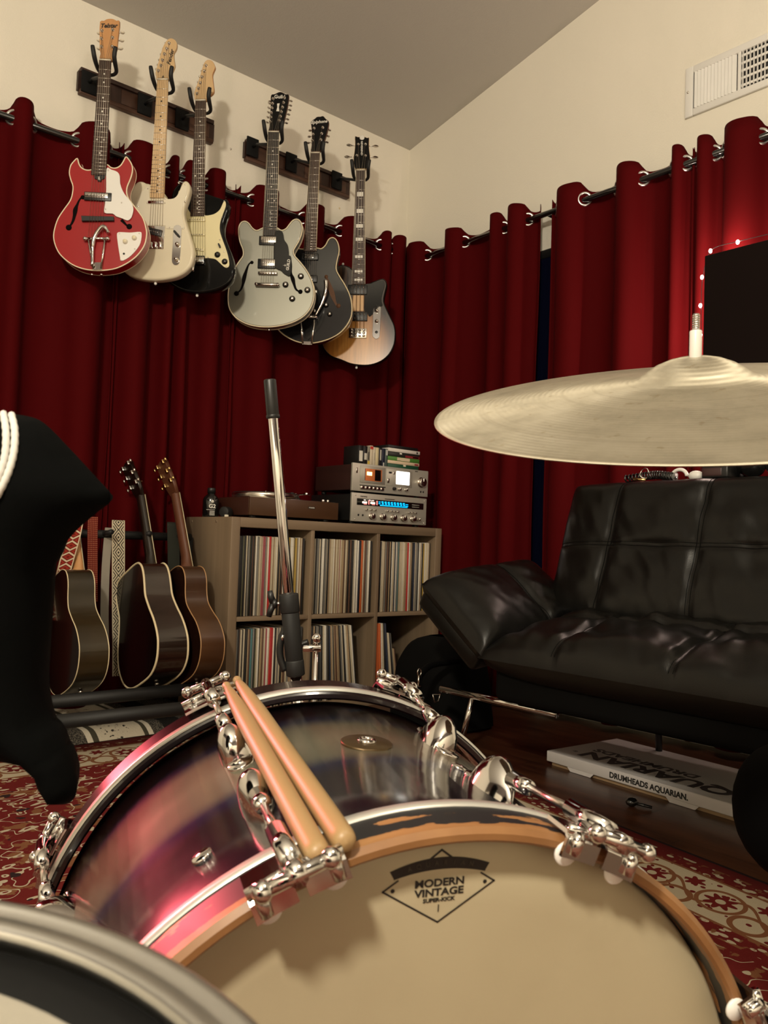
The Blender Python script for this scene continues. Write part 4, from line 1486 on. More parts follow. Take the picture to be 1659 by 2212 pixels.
for lab, hh, c, mk, x1 in (
        ('dark green flat box with cream dot, bottom of the box stack on the cassette deck', .022, (.01, .07, .035), ((.49, .57, .0, .35, (.7, .65, .5)),), xb - .004),
        ('pale cream flat box with small red label in the box stack', .015, (.66, .52, .36), ((.84, .96, .3, .8, (.25, .02, .03)),), xb),
        ('bright green flat box with cream central label in the box stack', .0185, (.07, .22, .035), ((.28, .68, .12, .88, (.62, .52, .36)),), xb),
        ('black flat box with red end and white heart in the box stack', .0215, (.015, .015, .012), ((.54, 1.0, .5, .95, (.22, .015, .02)), (.78, .98, .58, .86, (.65, .4, .36)), (.36, .43, .08, .4, (.75, .72, .62))), xb - .002),
        ('white flat box with small round emblem near the top of the box stack', .0165, (.66, .62, .56), ((.88, .93, .3, .8, (.03, .03, .03)),), xb + .002),
        ('black flat box on top of the box stack', .014, (.008, .008, .008), (), xb - .012)):
    case(lab, xa, x1, zz, zz + hh, c, 2.845, .15, mk, LG)
    zz += hh

# turntable
tt = thing('turntable', 'walnut turntable with silver platter on the shelf, left of the receiver', 'turntable', Vector((1.712, 2.82, SZ)))
for xx in (1.75, 2.11):
    for yy in (2.86, 3.06):
        MB().cyl((xx, yy, SZ), (xx, yy, SZ + .018), .016, 14).build('foot', M['black'], tt, True)
MB().box((1.931, 2.826, .834), (.438, .012, .072), bev=.001).build('front_board', M['walnut'], tt, True)
MB().box((1.931, 2.967, .834), (.438, .27, .072), bev=.001).build('plinth', M['walnut_dark'], tt, True)
MB().box((1.931, 2.965, .8715), (.425, .26, .003), bev=.001).build('deck_plate', M['nickel'], tt, True)
pc = (1.868, 2.955)
T_ = Matrix.Translation((pc[0], pc[1], .872))
pl = MB().lathe([(.120, 0), (.139, .004), (.140, .020), (.136, .022), (1e-6, .022)], 48, 0, T_).build('platter', M['nickel'], tt, True)
MB().lathe([(.134, .022), (.134, .0245), (1e-6, .0245)], 48, 0, T_).build('rubber_mat', M['black_rubber'], pl, True)
MB().lathe([(.003, .024), (.003, .034), (.0015, .036), (1e-6, .036)], 12, 0, T_).build('spindle', M['chrome'], pl, True)
ta = MB().cyl((2.07, 3.03, .872), (2.07, 3.03, .893), .022, 20, bev=.002).build('tonearm_base', M['nickel'], tt, True)
MB().cyl((2.07, 3.03, .89), (2.07, 3.03, .912), .008, 12).build('tonearm_pivot', M['chrome'], ta, True)
arm_ = catmull([(2.085, 3.075, .907), (2.07, 3.03, .907), (2.062, 2.96, .906), (2.045, 2.90, .905), (2.02, 2.872, .903)], 4, False)
MB().tube(arm_, .004, 8).build('tonearm', M['chrome'], ta, True)
MB().box((2.012, 2.862, .901), (.026, .02, .010), bev=.002).build('headshell', M['chrome'], ta, True)
MB().cyl((2.086, 3.078, .907), (2.096, 3.105, .907), .013, 14, bev=.002).build('counterweight', M['black'], ta, True)
for xx in (2.09, 2.115):
    MB().cyl((xx, 2.85, .873), (xx, 2.85, .882), .007, 12, bev=.001).build('control_button', M['nickel'], tt, True)
mb = MB().box((2.01, 2.8197, .842), (.036, .001, .010))
mb.build('badge', M['logo_dark'], tt, True)
text('PIONEER', .007, Matrix.Translation(Vector((2.01, 2.8188, .842)) - Vector((1.712, 2.82, SZ))) @ Matrix.Rotation(PI / 2, 4, 'X'), M['logo_pale'], tt)

# bottle and jar
bt = thing('cleaner_bottle', 'small black bottle marked G2 on the left end of the shelf', 'bottle', Vector((1.650, 3.02, SZ)))
T_ = Matrix.Translation((1.650, 3.02, SZ))
MB().lathe([(.030, 0), (.033, .003), (.033, .070), (.030, .080), (.018, .092), (.014, .096), (.014, .100)], 28, 0, T_).build('body', M['black_gloss'], bt, True)
MB().lathe([(.0165, .098), (.0165, .118), (.015, .120), (1e-6, .120)], 20, 0, T_).build('cap', M['black'], bt, True)
Tl = Matrix.Rotation(R(-29), 4, 'Z')
text('G2', .022, Tl @ Matrix.Translation((.006, -.0345, .044)) @ Matrix.Rotation(PI / 2, 4, 'X'), M['logo_pale'], bt, bold=.0005)
mb = MB()
mb.cyl((.006, -.0335, .064), (.006, -.0345, .064), .006, 14)
mb.box((.0, -.0338, .030), (.034, .001, .0012))
for k in range(4):
    mb.box((.006, -.0338, .024 - k * .005), (.02, .001, .0018))
for i in range(len(mb.v)):
    mb.v[i] = Tl @ mb.v[i]
mb.build('label_print', M['logo_pale'], bt)
jr = thing('felt_roller', 'small dark round pad with a pale foot beside the bottle', 'roller', Vector((1.665, 2.93, SZ)))
MB().cyl((1.655, 2.925, SZ + .022), (1.69, 2.945, SZ + .022), .022, 20, bev=.004).build('roll', M['black_rubber'], jr, True)
MB().box((1.662, 2.912, SZ + .006), (.016, .008, .010), bev=.002).build('foot', M['ivory'], jr, True)


# ------------------------------------------------------------------ bass drum (axis = local y, away from the player)
KA, KE = R(21.6), R(4.5)
ka = Vector((math.sin(KA) * math.cos(KE), math.cos(KA) * math.cos(KE), math.sin(KE)))
ke1 = Vector((math.cos(KA), -math.sin(KA), 0))
ke2 = ke1.cross(ka)
KM = frame((.376, .371, .2640), ke1, ka, ke2)
kick = thing('bass_drum', 'dark blue and silver bass drum with cream head lying in front of the camera', 'bass drum', KM)
KR, KS, KD = .258, .242, .376

t = T('duco_shell', (.05, .05, .05), .34, .22, coat=1.0, coat_rough=.13)
x, y, z = t.xyz()
yy = y + t.noise(4, 2) * .012 - .006
c = t.ramp((yy - .02) / .34, [(.0, (.010, .008, .014)), (.40, (.009, .008, .016)), (.455, (.006, .016, .075)), (.51, (.24, .23, .165)), (.62, (.36, .34, .24)),
                               (.735, (.27, .255, .18)), (.795, (.006, .024, .085)), (.84, (.014, .008, .013)), (1, (.016, .008, .011))])
sc_ = t.noise(40, 4, stretch=(1, 12, 1)).ss(.62, .72)
t.color(t.mix(sc_ * .25, c, (.10, .095, .085)))
t.set('Roughness', t.noise(25, 4) * .10 + .15)
M['shell'] = t.m
t = T('chipped_hoop', (.02, .02, .02), .42)
x, y, z = t.xyz()
n1 = t.noise(26, 5, stretch=(1, 3.5, 1))
edge = (y.ss(.004, .016)).inv() * .34 + (y - .0235).abs().ss(.0, .006).inv() * .10
raw = (n1 + edge).ss(.655, .675)
wd_ = t.ramp(t.noise(30, 4, stretch=(.3, 4, .3)), [(.3, (.24, .11, .04)), (.7, (.36, .18, .07))])
t.color(t.mix(raw, (.012, .012, .014), wd_))
M['hoop'] = t.m
t = T('bare_hoop_face', (.40, .2, .08), .45)
n1 = t.noise(22, 5)
t.color(t.mix(n1.ss(.66, .70), t.ramp(t.noise(14, 4), [(.3, (.19, .085, .030)), (.7, (.29, .14, .052))]), (.03, .022, .018)))
M['hoop_face'] = t.m
M['hoop_black'] = plain('black_hoop_lacquer', (.012, .007, .008), .2, coat=.5)
M['inlay'] = plain('silver_inlay', (.62, .60, .55), .33, .5)
t = T('coated_head', (.60, .52, .36), .5)
t.color(t.mix(t.noise(7, 3).ss(.35, .75), (.47, .405, .27), (.43, .365, .24)))
t.bump(t.noise(500, 2), .08, .0005)
M['head'] = t.m
M['ink'] = plain('head_print', (.012, .011, .010), .5)

NS = 128
MB().lathe([(KS, .027), (KS, KD - .027), (KS - .008, KD - .027), (KS - .008, .027), (KS, .027)], NS, 0, axis='Y').build('shell', M['shell'], kick)


def hoop(y0, y1, face_front, inl, mats):
    """rim ring; the inlay is a thin band on the outside"""
    h = .0035
    mb = MB()
    ri = KR - .0095
    prof = [(ri, y0 + .002, 1), (ri + .002, y0, 1), (KR - h, y0, 1), (KR, y0 + h, 0), (KR, y1 - h, 0), (KR - h, y1, 0), (ri, y1, 0), (ri, y0 + .002, 0)]
    for i in range(len(prof) - 1):
        mb.lathe([prof[i][:2], prof[i + 1][:2]], NS, prof[i][2], axis='Y', cap=False)
    o = mb.build('hoop', mats, kick)
    b = MB()
    b.lathe([(KR - .001, inl[0]), (KR + .0012, inl[0] + .001), (KR + .0012, inl[1] - .001), (KR - .001, inl[1])], NS, 0, axis='Y', cap=False)
    b.build('hoop_inlay', M['inlay'], o)
    return o


hp_ = hoop(0, .046, True, (.034, .0445), [M['hoop'], M['hoop_face']])
hoop(KD - .046, KD, False, (KD - .0445, KD - .032), [M['hoop_black'], M['hoop_black']])
HY = .022
hd = MB().lathe([(1e-5, HY), (.10, HY), (.20, HY), (.2440, HY), (.2468, HY + .002), (.2478, HY + .012)], NS, 0, axis='Y', cap=False).build('batter_head', M['head'], kick)
MB().lathe([(1e-5, KD - HY), (.236, KD - HY), (.2435, KD - HY - .012)], NS, 0, axis='Y').build('front_head', M['black_gloss'], kick)
# printed badge on the batter head (drawn on the film)
LY = HY - .0004
lc = Vector((0, LY, .2055))
TM = lambda u, v: Matrix.Translation((u, LY, v)) @ Matrix.Rotation(PI / 2, 4, 'X')


def stroke(mb, pts, w, closed=False):
    pts = [Vector(p) for p in pts]
    n = len(pts)
    for i in range(n if closed else n - 1):
        a, b = pts[i], pts[(i + 1) % n]
        d = (b - a).normalized()
        nn = Vector((-d.y, d.x)) * w / 2
        e = d * w / 2
        q = [a - e + nn, a - e - nn, b + e - nn, b + e + nn]
        mb.add([(p.x, LY, p.y) for p in q], [[0, 1, 2, 3]], 0, False)


mb = MB()
stroke(mb, [(-.0285, .2185), (-.038, .2125), (0, .1895), (.038, .2125), (.0285, .2185)], .0011)
stroke(mb, [(-.0068, .2308), (0, .2358), (.0068, .2308)], .0013)
for sx_ in (-1, 1):
    mb.add([(sx_ * .0315 + .0014 * math.cos(g * PI / 5), LY, .2125 + .0014 * math.sin(g * PI / 5)) for g in range(10)], [list(range(10))], 0, False)
n = 24
top = [(-.034 + .068 * i / n, .2247 + .0065 * (1 - ((i / n) * 2 - 1) ** 2)) for i in range(n + 1)]
bot = [(-.034 + .068 * i / n, .2185 + .0050 * (1 - ((i / n) * 2 - 1) ** 2)) for i in range(n + 1)]
bot[0], bot[-1] = (-.0315, .2205), (.0315, .2205)
mb.add([(p[0], LY, p[1]) for p in top] + [(p[0], LY, p[1]) for p in bot], [[i, i + 1, n + 2 + i, n + 1 + i] for i in range(n)], 0, False)
lg = mb.build('head_badge', M['ink'], hd)
M['ink_grey'] = plain('head_print_grey', (.06, .052, .038), .5)
for i, ch in enumerate('AQUARIAN'):
    u = -.021 + .006 * i
    vv = .2215 + .006 * (1 - (u / .034) ** 2)
    text(ch, .0042, Matrix.Translation((0, -.0003, 0)) @ TM(u, vv) @ Matrix.Rotation(-u * 9, 4, 'Z'), M['ink_grey'], hd, depth=.0001)
text('MODERN', .0066, TM(0, .2148), M['ink'], hd, depth=.0001, sx=1.22, bold=.0002)
text('VINTAGE', .0066, TM(0, .2087), M['ink'], hd, depth=.0001, sx=1.22, bold=.0002)
text('SUPER-KICK', .0036, TM(0, .2038), M['ink'], hd, depth=.0001, sx=1.12, bold=.0001)
text('I', .0068, TM(0, .1982), M['ink'], hd, depth=.0001)


def at_angle(deg):
    """frame on the shell: x tangential (clockwise), y along the axis, z outwards"""
    g = R(deg)
    return frame((0, 0, 0), (math.cos(g), 0, -math.sin(g)), (0, 1, 0), (math.sin(g), 0, math.cos(g)))


def lug(deg, near):
    Mx = at_angle(deg)
    s = -1 if near else 1
    y0 = .132 if near else KD - .112
    mb = MB()
    # teardrop casting, rounded end outwards
    n = 14
    prof = []
    for i in range(n + 1):
        u = i / n
        yy = y0 - s * .030 + s * .062 * u
        w = .0150 * math.sin(PI * min(1, u * 1.05 + .10) ** .8) ** .55 if u < .97 else .005
        hh = (.030 * math.sin(PI * min(1, u + .06) ** .75) ** .7) if u < .98 else .006
        prof.append((yy, max(w, .0035), max(hh, .003)))
    k = 12
    vs = []
    for yy, w, hh in prof:
        for j in range(k + 1):
            g = PI * j / k
            vs.append((w * math.cos(g), yy, KS - .001 + hh * math.sin(g)))
    fs = []
    for i in range(n):
        for j in range(k):
            fs.append([i * (k + 1) + j, (i + 1) * (k + 1) + j, (i + 1) * (k + 1) + j + 1, i * (k + 1) + j + 1])
    fs += [list(range(k + 1)), [n * (k + 1) + j for j in range(k + 1)]]
    mb.add(vs, fs, 0, True, Mx)
    ye = y0 + s * .030
    mb.tube([Mx @ Vector((0, ye - s * .016, KS + .018)), Mx @ Vector((0, ye + s * .004, KS + .020)), Mx @ Vector((0, ye + s * .010, KS + .0205))], [.0070, .0066, .0055], 14)
    mb.lathe([(.012, -.001), (.012, .002), (.0105, .0032)], 20, 0, Mx @ Matrix.Translation((0, y0 - s * .034, KS)))
    return mb.build('lug', M['chrome'], kick)


def rod_claw(deg, near):
    Mx = at_angle(deg)
    s = -1 if near else 1
    E_ = (0.0 if near else KD)
    ys = (.100 if near else KD - .080)
    P = lambda x, y, z: Mx @ Vector((x, y, z))
    rr = KR + .012
    rd = MB().tube([P(0, ys, KS + .0205), P(0, E_ - s * .022, rr)], .0030, 10)
    rod_ = rd.build('tension_rod', M['nickel'], kick)
    # claw hooked over the hoop
    mb = MB()
    mb.tube([P(0, E_ - s * .040, rr - .001), P(0, E_ + s * .006, rr + .001)], .0065, 14)
    for k in (-1, 1):
        q = []
        for (yy, zz) in ((E_ - s * .020, KR + .0065), (E_ + s * .003, KR + .0065), (E_ + s * .0075, KR + .002), (E_ + s * .0080, KR - .010)):
            q.append((yy, zz))
        nx = 6
        vs, fs = [], []
        for i in range(nx + 1):
            xx = k * (.003 + .026 * i / nx)
            dz = -xx * xx / (2 * KR)
            wi = .0 if i < 2 else .004 * (i - 1) / nx
            for (yy, zz) in q:
                vs.append(P(xx, yy, zz + dz))
            for (yy, zz) in q:
                vs.append(P(xx, yy - s * .0025 * (0 if zz > KR + .005 else 1), zz + dz - (.0028 if zz > KR + .005 else .0)))
        m_ = 8
        for i in range(nx):
            for j in range(3):
                fs.append([i * m_ + j, (i + 1) * m_ + j, (i + 1) * m_ + j + 1, i * m_ + j + 1])
                fs.append([i * m_ + 4 + j, (i + 1) * m_ + 4 + j, (i + 1) * m_ + 5 + j, i * m_ + 5 + j])
            fs.append([i * m_ + 3, (i + 1) * m_ + 3, (i + 1) * m_ + 7, i * m_ + 7])
            fs.append([i * m_, (i + 1) * m_, (i + 1) * m_ + 4, i * m_ + 4])
        for i in (0, nx):
            for j in range(3):
                fs.append([i * m_ + j, i * m_ + j + 1, i * m_ + 5 + j, i * m_ + 4 + j])
        mb.add(vs, fs, 0, False)
        mb.tube([P(k * .003, E_ + s * .004, KR + .0075), P(k * .029, E_ + s * .004, KR + .0055)], .0036, 10)
        mb.tube([P(k * .022, E_ + s * .006, KR + .005), P(k * .022, E_ + s * .0085, KR + .001), P(k * .022, E_ + s * .0090, KR - .008)], [.0042, .0046, .0040], 10)
    cl = mb.build('claw', M['chrome'], kick)
    # T-handle
    mb = MB()
    yT = E_ + s * .020
    mb.tube([P(0, E_ + s * .004, rr), P(0, yT + s * .004, rr)], .0058, 12)
    mb.tube([P(-.019, yT, rr), P(.019, yT, rr)], .0043, 12)
    for k in (-1, 1):
        mb.ball(P(k * .020, yT, rr), .0062, 12)
    mb.build('t_handle', M['chrome'], rod_)
    if near:
        for k in (-1, 1):
            b = MB()
            Mp = Mx @ Matrix.Translation((k * .0205, E_ + .0010, KR - .0105)) @ Matrix.Rotation(PI / 2, 4, 'X')
            b.lathe([(.0078, 0), (.0080, .0014), (.0072, .0028), (1e-5, .0032)], 18, 0, Mp)
            b.build('claw_pad', M['white'], cl)


for k in range(8):
    dg = 22.5 + 45 * k
    for near in (True, False):
        lug(dg, near)
        rod_claw(dg, near)
# vent badge and shell fittings
Mx = at_angle(2.6)
M['bronze'] = plain('bronze_badge', (.10, .065, .03), .35, .7)
t = Mx @ Matrix.Translation((0, .215, KS))
bd = MB().lathe([(.0225, -.002), (.0225, .0008), (.0215, .0014), (1e-5, .0018)], 40, 0, t @ Matrix.Diagonal((1, .95, 1, 1))).build('badge', M['bronze'], kick)
mb = MB()
ring = [t @ Vector((.0062 * math.cos(g * PI / 12), .0062 * math.sin(g * PI / 12), .0022)) for g in range(24)]
mb.tube(ring, .0020, 8, closed=True)
mb.build('vent_eyelet', M['chrome'], bd)
for dg, yy in ((20.8, .186), (-34.2, .118), (28, .085)):
    t = at_angle(dg) @ Matrix.Translation((0, yy, KS))
    MB().lathe([(.0078, -.001), (.0078, .0012), (.0066, .0022), (1e-5, .0030)], 24, 0, t).build('shell_bolt', M['chrome'], kick)
# spurs that hold the far end up
for k in (-1, 1):
    a_ = KM @ (at_angle(k * 105) @ Vector((0, .29, KS + .006)))
    b_ = KM @ (at_angle(k * 112) @ Vector((0, .34, KS + .10)))
    b_.z = .012
    MB().cyl(a_, b_, .006, 12, bev=.002).build('spur', M['chrome'], kick, True)
# centre stripe of scuffs needs no geometry

# ------------------------------------------------------------------ drum sticks lying across the hoops
t = T('hickory', (.5, .32, .15), .42)
g = t.noise(30, 5, stretch=(1, .05, 1), dist=.4)
t.color(t.ramp(g, [(.3, (.30, .185, .080)), (.7, (.40, .265, .125))]))
M['stick'] = t.m


def stick(label, dg0, dg1, yb, yt):
    r = .0076
    rs = KR + .0012 + r
    P = lambda dg, y: KM @ (at_angle(dg) @ Vector((0, y, rs)))
    a, b = P(dg0, yb), P(dg1, yt)
    ax = (b - a).normalized()
    sx_ = ax.orthogonal().normalized()
    T_ = frame(a, sx_, ax, sx_.cross(ax))
    T_ = frame(a, sx_, ax, Vector(sx_).cross(ax))
    L = (b - a).length
    th = thing('drum_stick', label, 'drum stick', T_, 'pair of drum sticks on the bass drum')
    prof = [(1e-5, 0), (.0035, .0006), (.0058, .0022), (.0071, .005), (r, .010), (r, L * .68), (r * .9, L * .8), (r * .68, L * .91), (r * .5, L * .955), (r * .44, L * .964),
            (r * .46, L * .968), (r * .56, L * .975), (r * .60, L * .984), (r * .5, L * .994), (r * .25, L * .999), (1e-5, L)]
    i = 10
    MB().lathe(prof[:10], 24, 0, axis='Y').build('shaft', M['stick'], th)
    MB().lathe(prof[9:], 20, 0, axis='Y').build('tip', M['stick'], th)
    return th


stick('wooden drum stick on the bass drum, the left one of the pair', -19.2, -18.8, -.008, .382)
stick('wooden drum stick on the bass drum, the right one of the pair', -15.55, -16.2, -.005, .390)

# ------------------------------------------------------------------ snare drum in the near left corner
sn = Vector((-.1, -.1, 1)).normalized()
sx_ = Vector((1, 0, 0)) - sn * sn.x
sx_.normalize()
SM = frame((-.056, .191, .540), sx_, sn.cross(sx_), sn)
snare = thing('snare_drum', 'snare drum with silver rim and black edged white head in the near left corner', 'snare drum', SM)
t = T('coated_white', (.68, .64, .56), .6)
t.bump(t.noise(260, 3), .25, .0008)
t.color(t.mix(t.noise(3, 4).ss(.4, .7), (.29, .265, .215), (.25, .225, .18)))
M['coated'] = t.m
M['rim'] = plain('brushed_rim', (.62, .61, .58), .28, 1.0)
rim = [(.1835, -.034), (.1835, -.010), (.1855, -.008), (.1865, -.0045), (.1858, -.0012), (.1840, 0), (.1815, -.0006), (.1800, -.0025), (.1782, -.0018), (.1755, -.0006), (.1728, -.0014), (.1712, -.0034),
       (.1716, -.006), (.1745, -.0085), (.1755, -.034)]
MB().lathe(rim + [rim[0]], 96).build('rim', M['rim'], snare)
for (rr_, hz) in ((.1845, -.013), (.1842, -.019)):
    MB().lathe([(rr_ - .002, hz - .001), (rr_, hz), (rr_ - .002, hz + .001)], 96, cap=False).build('rim_bead', M['rim'], snare)
hs = MB().lathe([(1e-5, -.0115), (.08, -.0115), (.1725, -.0115)], 96, cap=False).build('coated_head', M['coated'], snare)
MB().lathe([(.1585, -.0112), (.1752, -.0112), (.1756, -.014)], 96, cap=False).build('black_muffle_ring', M['black_matte'], hs)
MB().lathe([(.176, -.034), (.177, -.036), (.177, -.135), (.176, -.137)], 96).build('shell', M['black_gloss'], snare)
MB().lathe([(.1755, -.136), (.1845, -.136), (.1855, -.146), (.178, -.150), (.1755, -.150), (.1755, -.136)], 96).build('bottom_rim', M['rim'], snare)
for k in range(8):
    g = 2 * PI * (k + .35) / 8
    Tz = Matrix.Rotation(g, 4, 'Z')
    MB().box((.186, 0, -.085), (.018, .016, .05), 0, Tz, .004).build('lug', M['chrome'], snare)
    MB().cyl(Tz @ Vector((.1905, 0, -.14)), Tz @ Vector((.1905, 0, -.012)), .0028, 10).build('tension_rod', M['nickel'], snare)
ss_ = thing('snare_stand', 'chrome tripod stand under the snare drum', 'drum stand', Vector((-.056 + .015, .206, 0)))
top_ = SM @ Vector((0, 0, -.165))
MB().cyl((top_.x, top_.y, .10), top_, .011, 14).build('post', M['chrome'], ss_, True)
for k in range(3):
    g = 2 * PI * k / 3 + .4
    d = Vector((math.cos(g), math.sin(g), 0))
    MB().tube([Vector((top_.x, top_.y, .26)), Vector((top_.x, top_.y, .12)) + d * .10, Vector((top_.x, top_.y, .012)) + d * .2], .0065, 10).build('leg', M['chrome'], ss_, True)
    q = SM @ (Matrix.Rotation(g, 4, 'Z') @ Vector((.188, 0, -.158)))
    MB().tube([top_, q, q + SM.to_3x3() @ Vector((0, 0, .02))], .006, 10).build('basket_arm', M['chrome'], ss_, True)

# ------------------------------------------------------------------ cymbal
cn = Vector((-.3071, -.1614, .9379)).normalized()
cx_ = Vector((cn.z, 0, -cn.x)).normalized()
CM = frame((.7455, .4135, .8428), cx_, cn.cross(cx_), cn)
cym = thing('ride_cymbal', 'large brass cymbal tilted towards the camera on the right', 'cymbal', CM)
t = T('cymbal_brass', (.60, .50, .33), .36, .85, aniso=.75)
x, y, z = t.xyz()
rad = (x * x + y * y).sqrt()
lathe_ = (rad * 1100.0 + t.noise(3, 2) * 6.0).sin() * .5 + .5
blot = t.noise(11, 8, stretch=(1, 1, 1), rough=.68)
c = t.ramp(blot, [(.3, (.36, .325, .25)), (.5, (.50, .455, .355)), (.72, (.60, .555, .45))])
rings_ = t.noise(1, 5, t.vec(rad * 90.0, 0.0, 0.0)).ss(.50, .68) * .30
c = t.mix(rings_, c, (.30, .26, .19))
t.color(t.mix(t.noise(70, 4).ss(.62, .72) * .5, c, (.30, .23, .13)))
t.set('Roughness', t.noise(30, 4) * .2 + .36)
t.bump(lathe_ * .6 + t.noise(60, 4) * .8, .22, .0008)
tn = t.nt.nodes.new('ShaderNodeTangent')
tn.direction_type = 'RADIAL'
tn.axis = 'Z'
t.nt.links.new(tn.outputs[0], t.b.inputs['Tangent'])
M['brass'] = t.m
prof = [(.0062, .0425), (.014, .0420), (.024, .0398), (.036, .0350), (.046, .0285), (.053, .0232), (.060, .0205), (.075, .0188), (.11, .0158), (.15, .0118), (.19, .0072), (.225, .0032), (.250, .0003), (.254, -.0003),
        (.254, -.0012), (.250, -.0008), (.225, .0020), (.19, .0060), (.15, .0106), (.11, .0146), (.075, .0176), (.060, .0192), (.053, .0218), (.046, .0270), (.036, .0336), (.024, .0384), (.014, .0406), (.0062, .0411)]
MB().lathe(prof, 160).build('cymbal_plate', M['brass'], cym)
cs = thing('cymbal_stand', 'threaded cymbal stand post with white sleeve rising through the cymbal', 'cymbal stand', Vector((1.24, -.04, 0)))
cp = lambda h: CM @ Vector((0, 0, h))
M['sleeve'] = plain('nylon_sleeve', (.62, .61, .58), .35)
up_ = (cp(.08) - cp(.04)).normalized()
lean = Vector((-.02, -.01, 1)).normalized()
q0 = cp(.0415)
MB().cyl(q0 - lean * .01, q0 + lean * .026, .0058, 16, bev=.001).build('sleeve', M['sleeve'], cs, True)
mb = MB().cyl(q0 - lean * .06, q0 + lean * .042, .0031, 12)
for k in range(7):
    p = q0 + lean * (.027 + k * .0021)
    mb.cyl(p, p + lean * .0011, .0037, 12)
mb.build('threaded_rod', M['chrome'], cs, True)
MB().cyl(q0 - lean * .035, q0 - lean * .008, .014, 18, bev=.003).build('felt_pad', M['black_rubber'], cs, True)
tl = q0 - lean * .05
MB().ball(tl, .016, 14, sc=(1, 1, .8)).build('tilter', M['chrome'], cs, True)
base = Vector((1.24, -.04, 0))
MB().tube([tl, base + Vector((-.02, .02, .735)), base + Vector((.0, 0, .72))], .0075, 12).build('boom_arm', M['chrome'], cs, True)
MB().tube([base + Vector((0, 0, .745)), base + Vector((0, 0, .12))], .0095, 14).build('post', M['chrome'], cs, True)
for k in range(3):
    g = 2 * PI * k / 3 + .9
    d = Vector((math.cos(g), math.sin(g), 0))
    MB().tube([base + Vector((0, 0, .34)), base + Vector((0, 0, .14)) + d * .12, base + Vector((0, 0, .012)) + d * .27], .007, 10).build('leg', M['chrome'], cs, True)


# ------------------------------------------------------------------ patterned rug
t = T('persian_rug', (.3, .05, .03), .95, spec=.1)
uvn = t.nt.nodes.new('ShaderNodeSeparateXYZ')
t.nt.links.new(t.coord('UV'), uvn.inputs[0])
u, v = N(t.nt, uvn.outputs[0]), N(t.nt, uvn.outputs[1])     # metres from the right edge / from the back edge
d = u.min(v)
s_ = (u < v) * v + (u < v).inv() * u
RED, CRM, BRN, DRK = (.135, .010, .010), (.50, .43, .31), (.21, .085, .038), (.020, .012, .014)


def rugvec(sc, ox=0.0):
    return t.vec(d * sc + ox, s_ * sc, 0.0)


wv = t.noise(9, 3, rugvec(1))
# guard bands: small cream / brown leaves on red
g1 = t.voro(42, t.vec(d * 1.3 + wv * .02, s_ * .8, 0.0))
guard = t.mix((g1 < .34), RED, CRM)
guard = t.mix(t.noise(38, 2, rugvec(1, 3)).ss(.56, .60), guard, BRN)
# wide cream band with red rosettes and curling stems
cell = .17
sm = (s_ / cell).mod(1.0) * cell - cell / 2
dm = d - .180
rr = (sm * sm + dm * dm).sqrt()
an = dm.atan2(sm)
petal = rr - ((an * 8.0).cos() * .008 + .030)
ros = (petal < .0)
core = (rr < .011)
sm2 = ((s_ / cell) + .5).mod(1.0) * cell - cell / 2
dm2 = d - .135
rr2 = (sm2 * sm2 + dm2 * dm2).sqrt()
ros2 = (rr2 - (((dm2.atan2(sm2)) * 6.0).cos() * .006 + .020)) < .0
rr3 = (sm2 * sm2 + (d - .228) * (d - .228)).sqrt()
stem = ((d - .182 - (s_ * (2 * PI / cell)).sin() * .036).abs() < .0055)
arc = ((rr - .050).abs() < .005)
arc2 = ((rr3 - .036).abs() < .006)
leaf = (t.voro(34, t.vec(d + wv * .03, s_ * .9, 1.0)) < .20)
band = t.mix(leaf, CRM, RED)
band = t.mix(arc2.max(arc), band, BRN)
band = t.mix(stem, band, BRN)
band = t.mix(ros2, band, RED)
band = t.mix(ros, band, RED)
band = t.mix(core, band, CRM)
# red field with cream leaves and brown scrolls
fw_ = t.noise(7, 2, t.vec(u, v, 4.0))
fv = t.vec(u * .8 + fw_ * .14, v * 1.2 + fw_ * .10, 0.0)
lf = t.voro(27, fv)
scr = (t.noise(15, 1, t.vec(u, v, 7.0)) - .5).abs() < .011
field = t.mix(t.noise(15, 4, t.vec(u, v, 2.0)).ss(.55, .58), RED, BRN)
field = t.mix(scr, field, CRM)
field = t.mix((lf < .27), field, CRM)
field = t.mix((lf < .12), field, RED)
field = t.mix(t.noise(17, 2, t.vec(u, v, 9.0)).ss(.66, .68), field, DRK)


def over(a, lo, col):
    return t.mix(d > lo, a, col)


c = over(DRK, .010, RED)
c = over(c, .040, guard)
c = over(c, .088, BRN)
c = over(c, .096, band)
c = over(c, .268, BRN)
c = over(c, .276, guard)
c = over(c, .325, RED)
c = over(c, .345, field)
pile = t.noise(700, 2, t.vec(u, v, 0.0))
t.color(t.mix(pile * .35, c, (.05, .02, .015)))
t.bump(pile, .5, .002)
M['rug'] = t.m
ra = lambda y: Vector((1.852 + .150 * (y - 1.166), y))
rb = lambda x: Vector((x, 2.731 + .035 * (x - 1.155)))
corner = Vector((2.092, 2.764))
dr_, db_ = Vector((-.148, -.989)), Vector((-.9994, -.035))
mb = MB()
n1_, n2_ = 24, 30
vs = []
for i in range(n1_ + 1):
    for j in range(n2_ + 1):
        p = corner + db_ * (2.7 * i / n1_) + dr_ * (3.4 * j / n2_)
        vs.append((p.x, p.y, .006 + .0015 * noise.noise(Vector((p.x * 4, p.y * 4, 0)))))
fs = [[i * (n2_ + 1) + j, (i + 1) * (n2_ + 1) + j, (i + 1) * (n2_ + 1) + j + 1, i * (n2_ + 1) + j + 1] for i in range(n1_) for j in range(n2_)]
mb.add(vs, fs)
rug = solo(mb, 'patterned_rug', M['rug'], 'red and cream patterned rug with floral border on the dark wood floor', 'rug')
uvl = rug.data.uv_layers.new(name='UVMap')
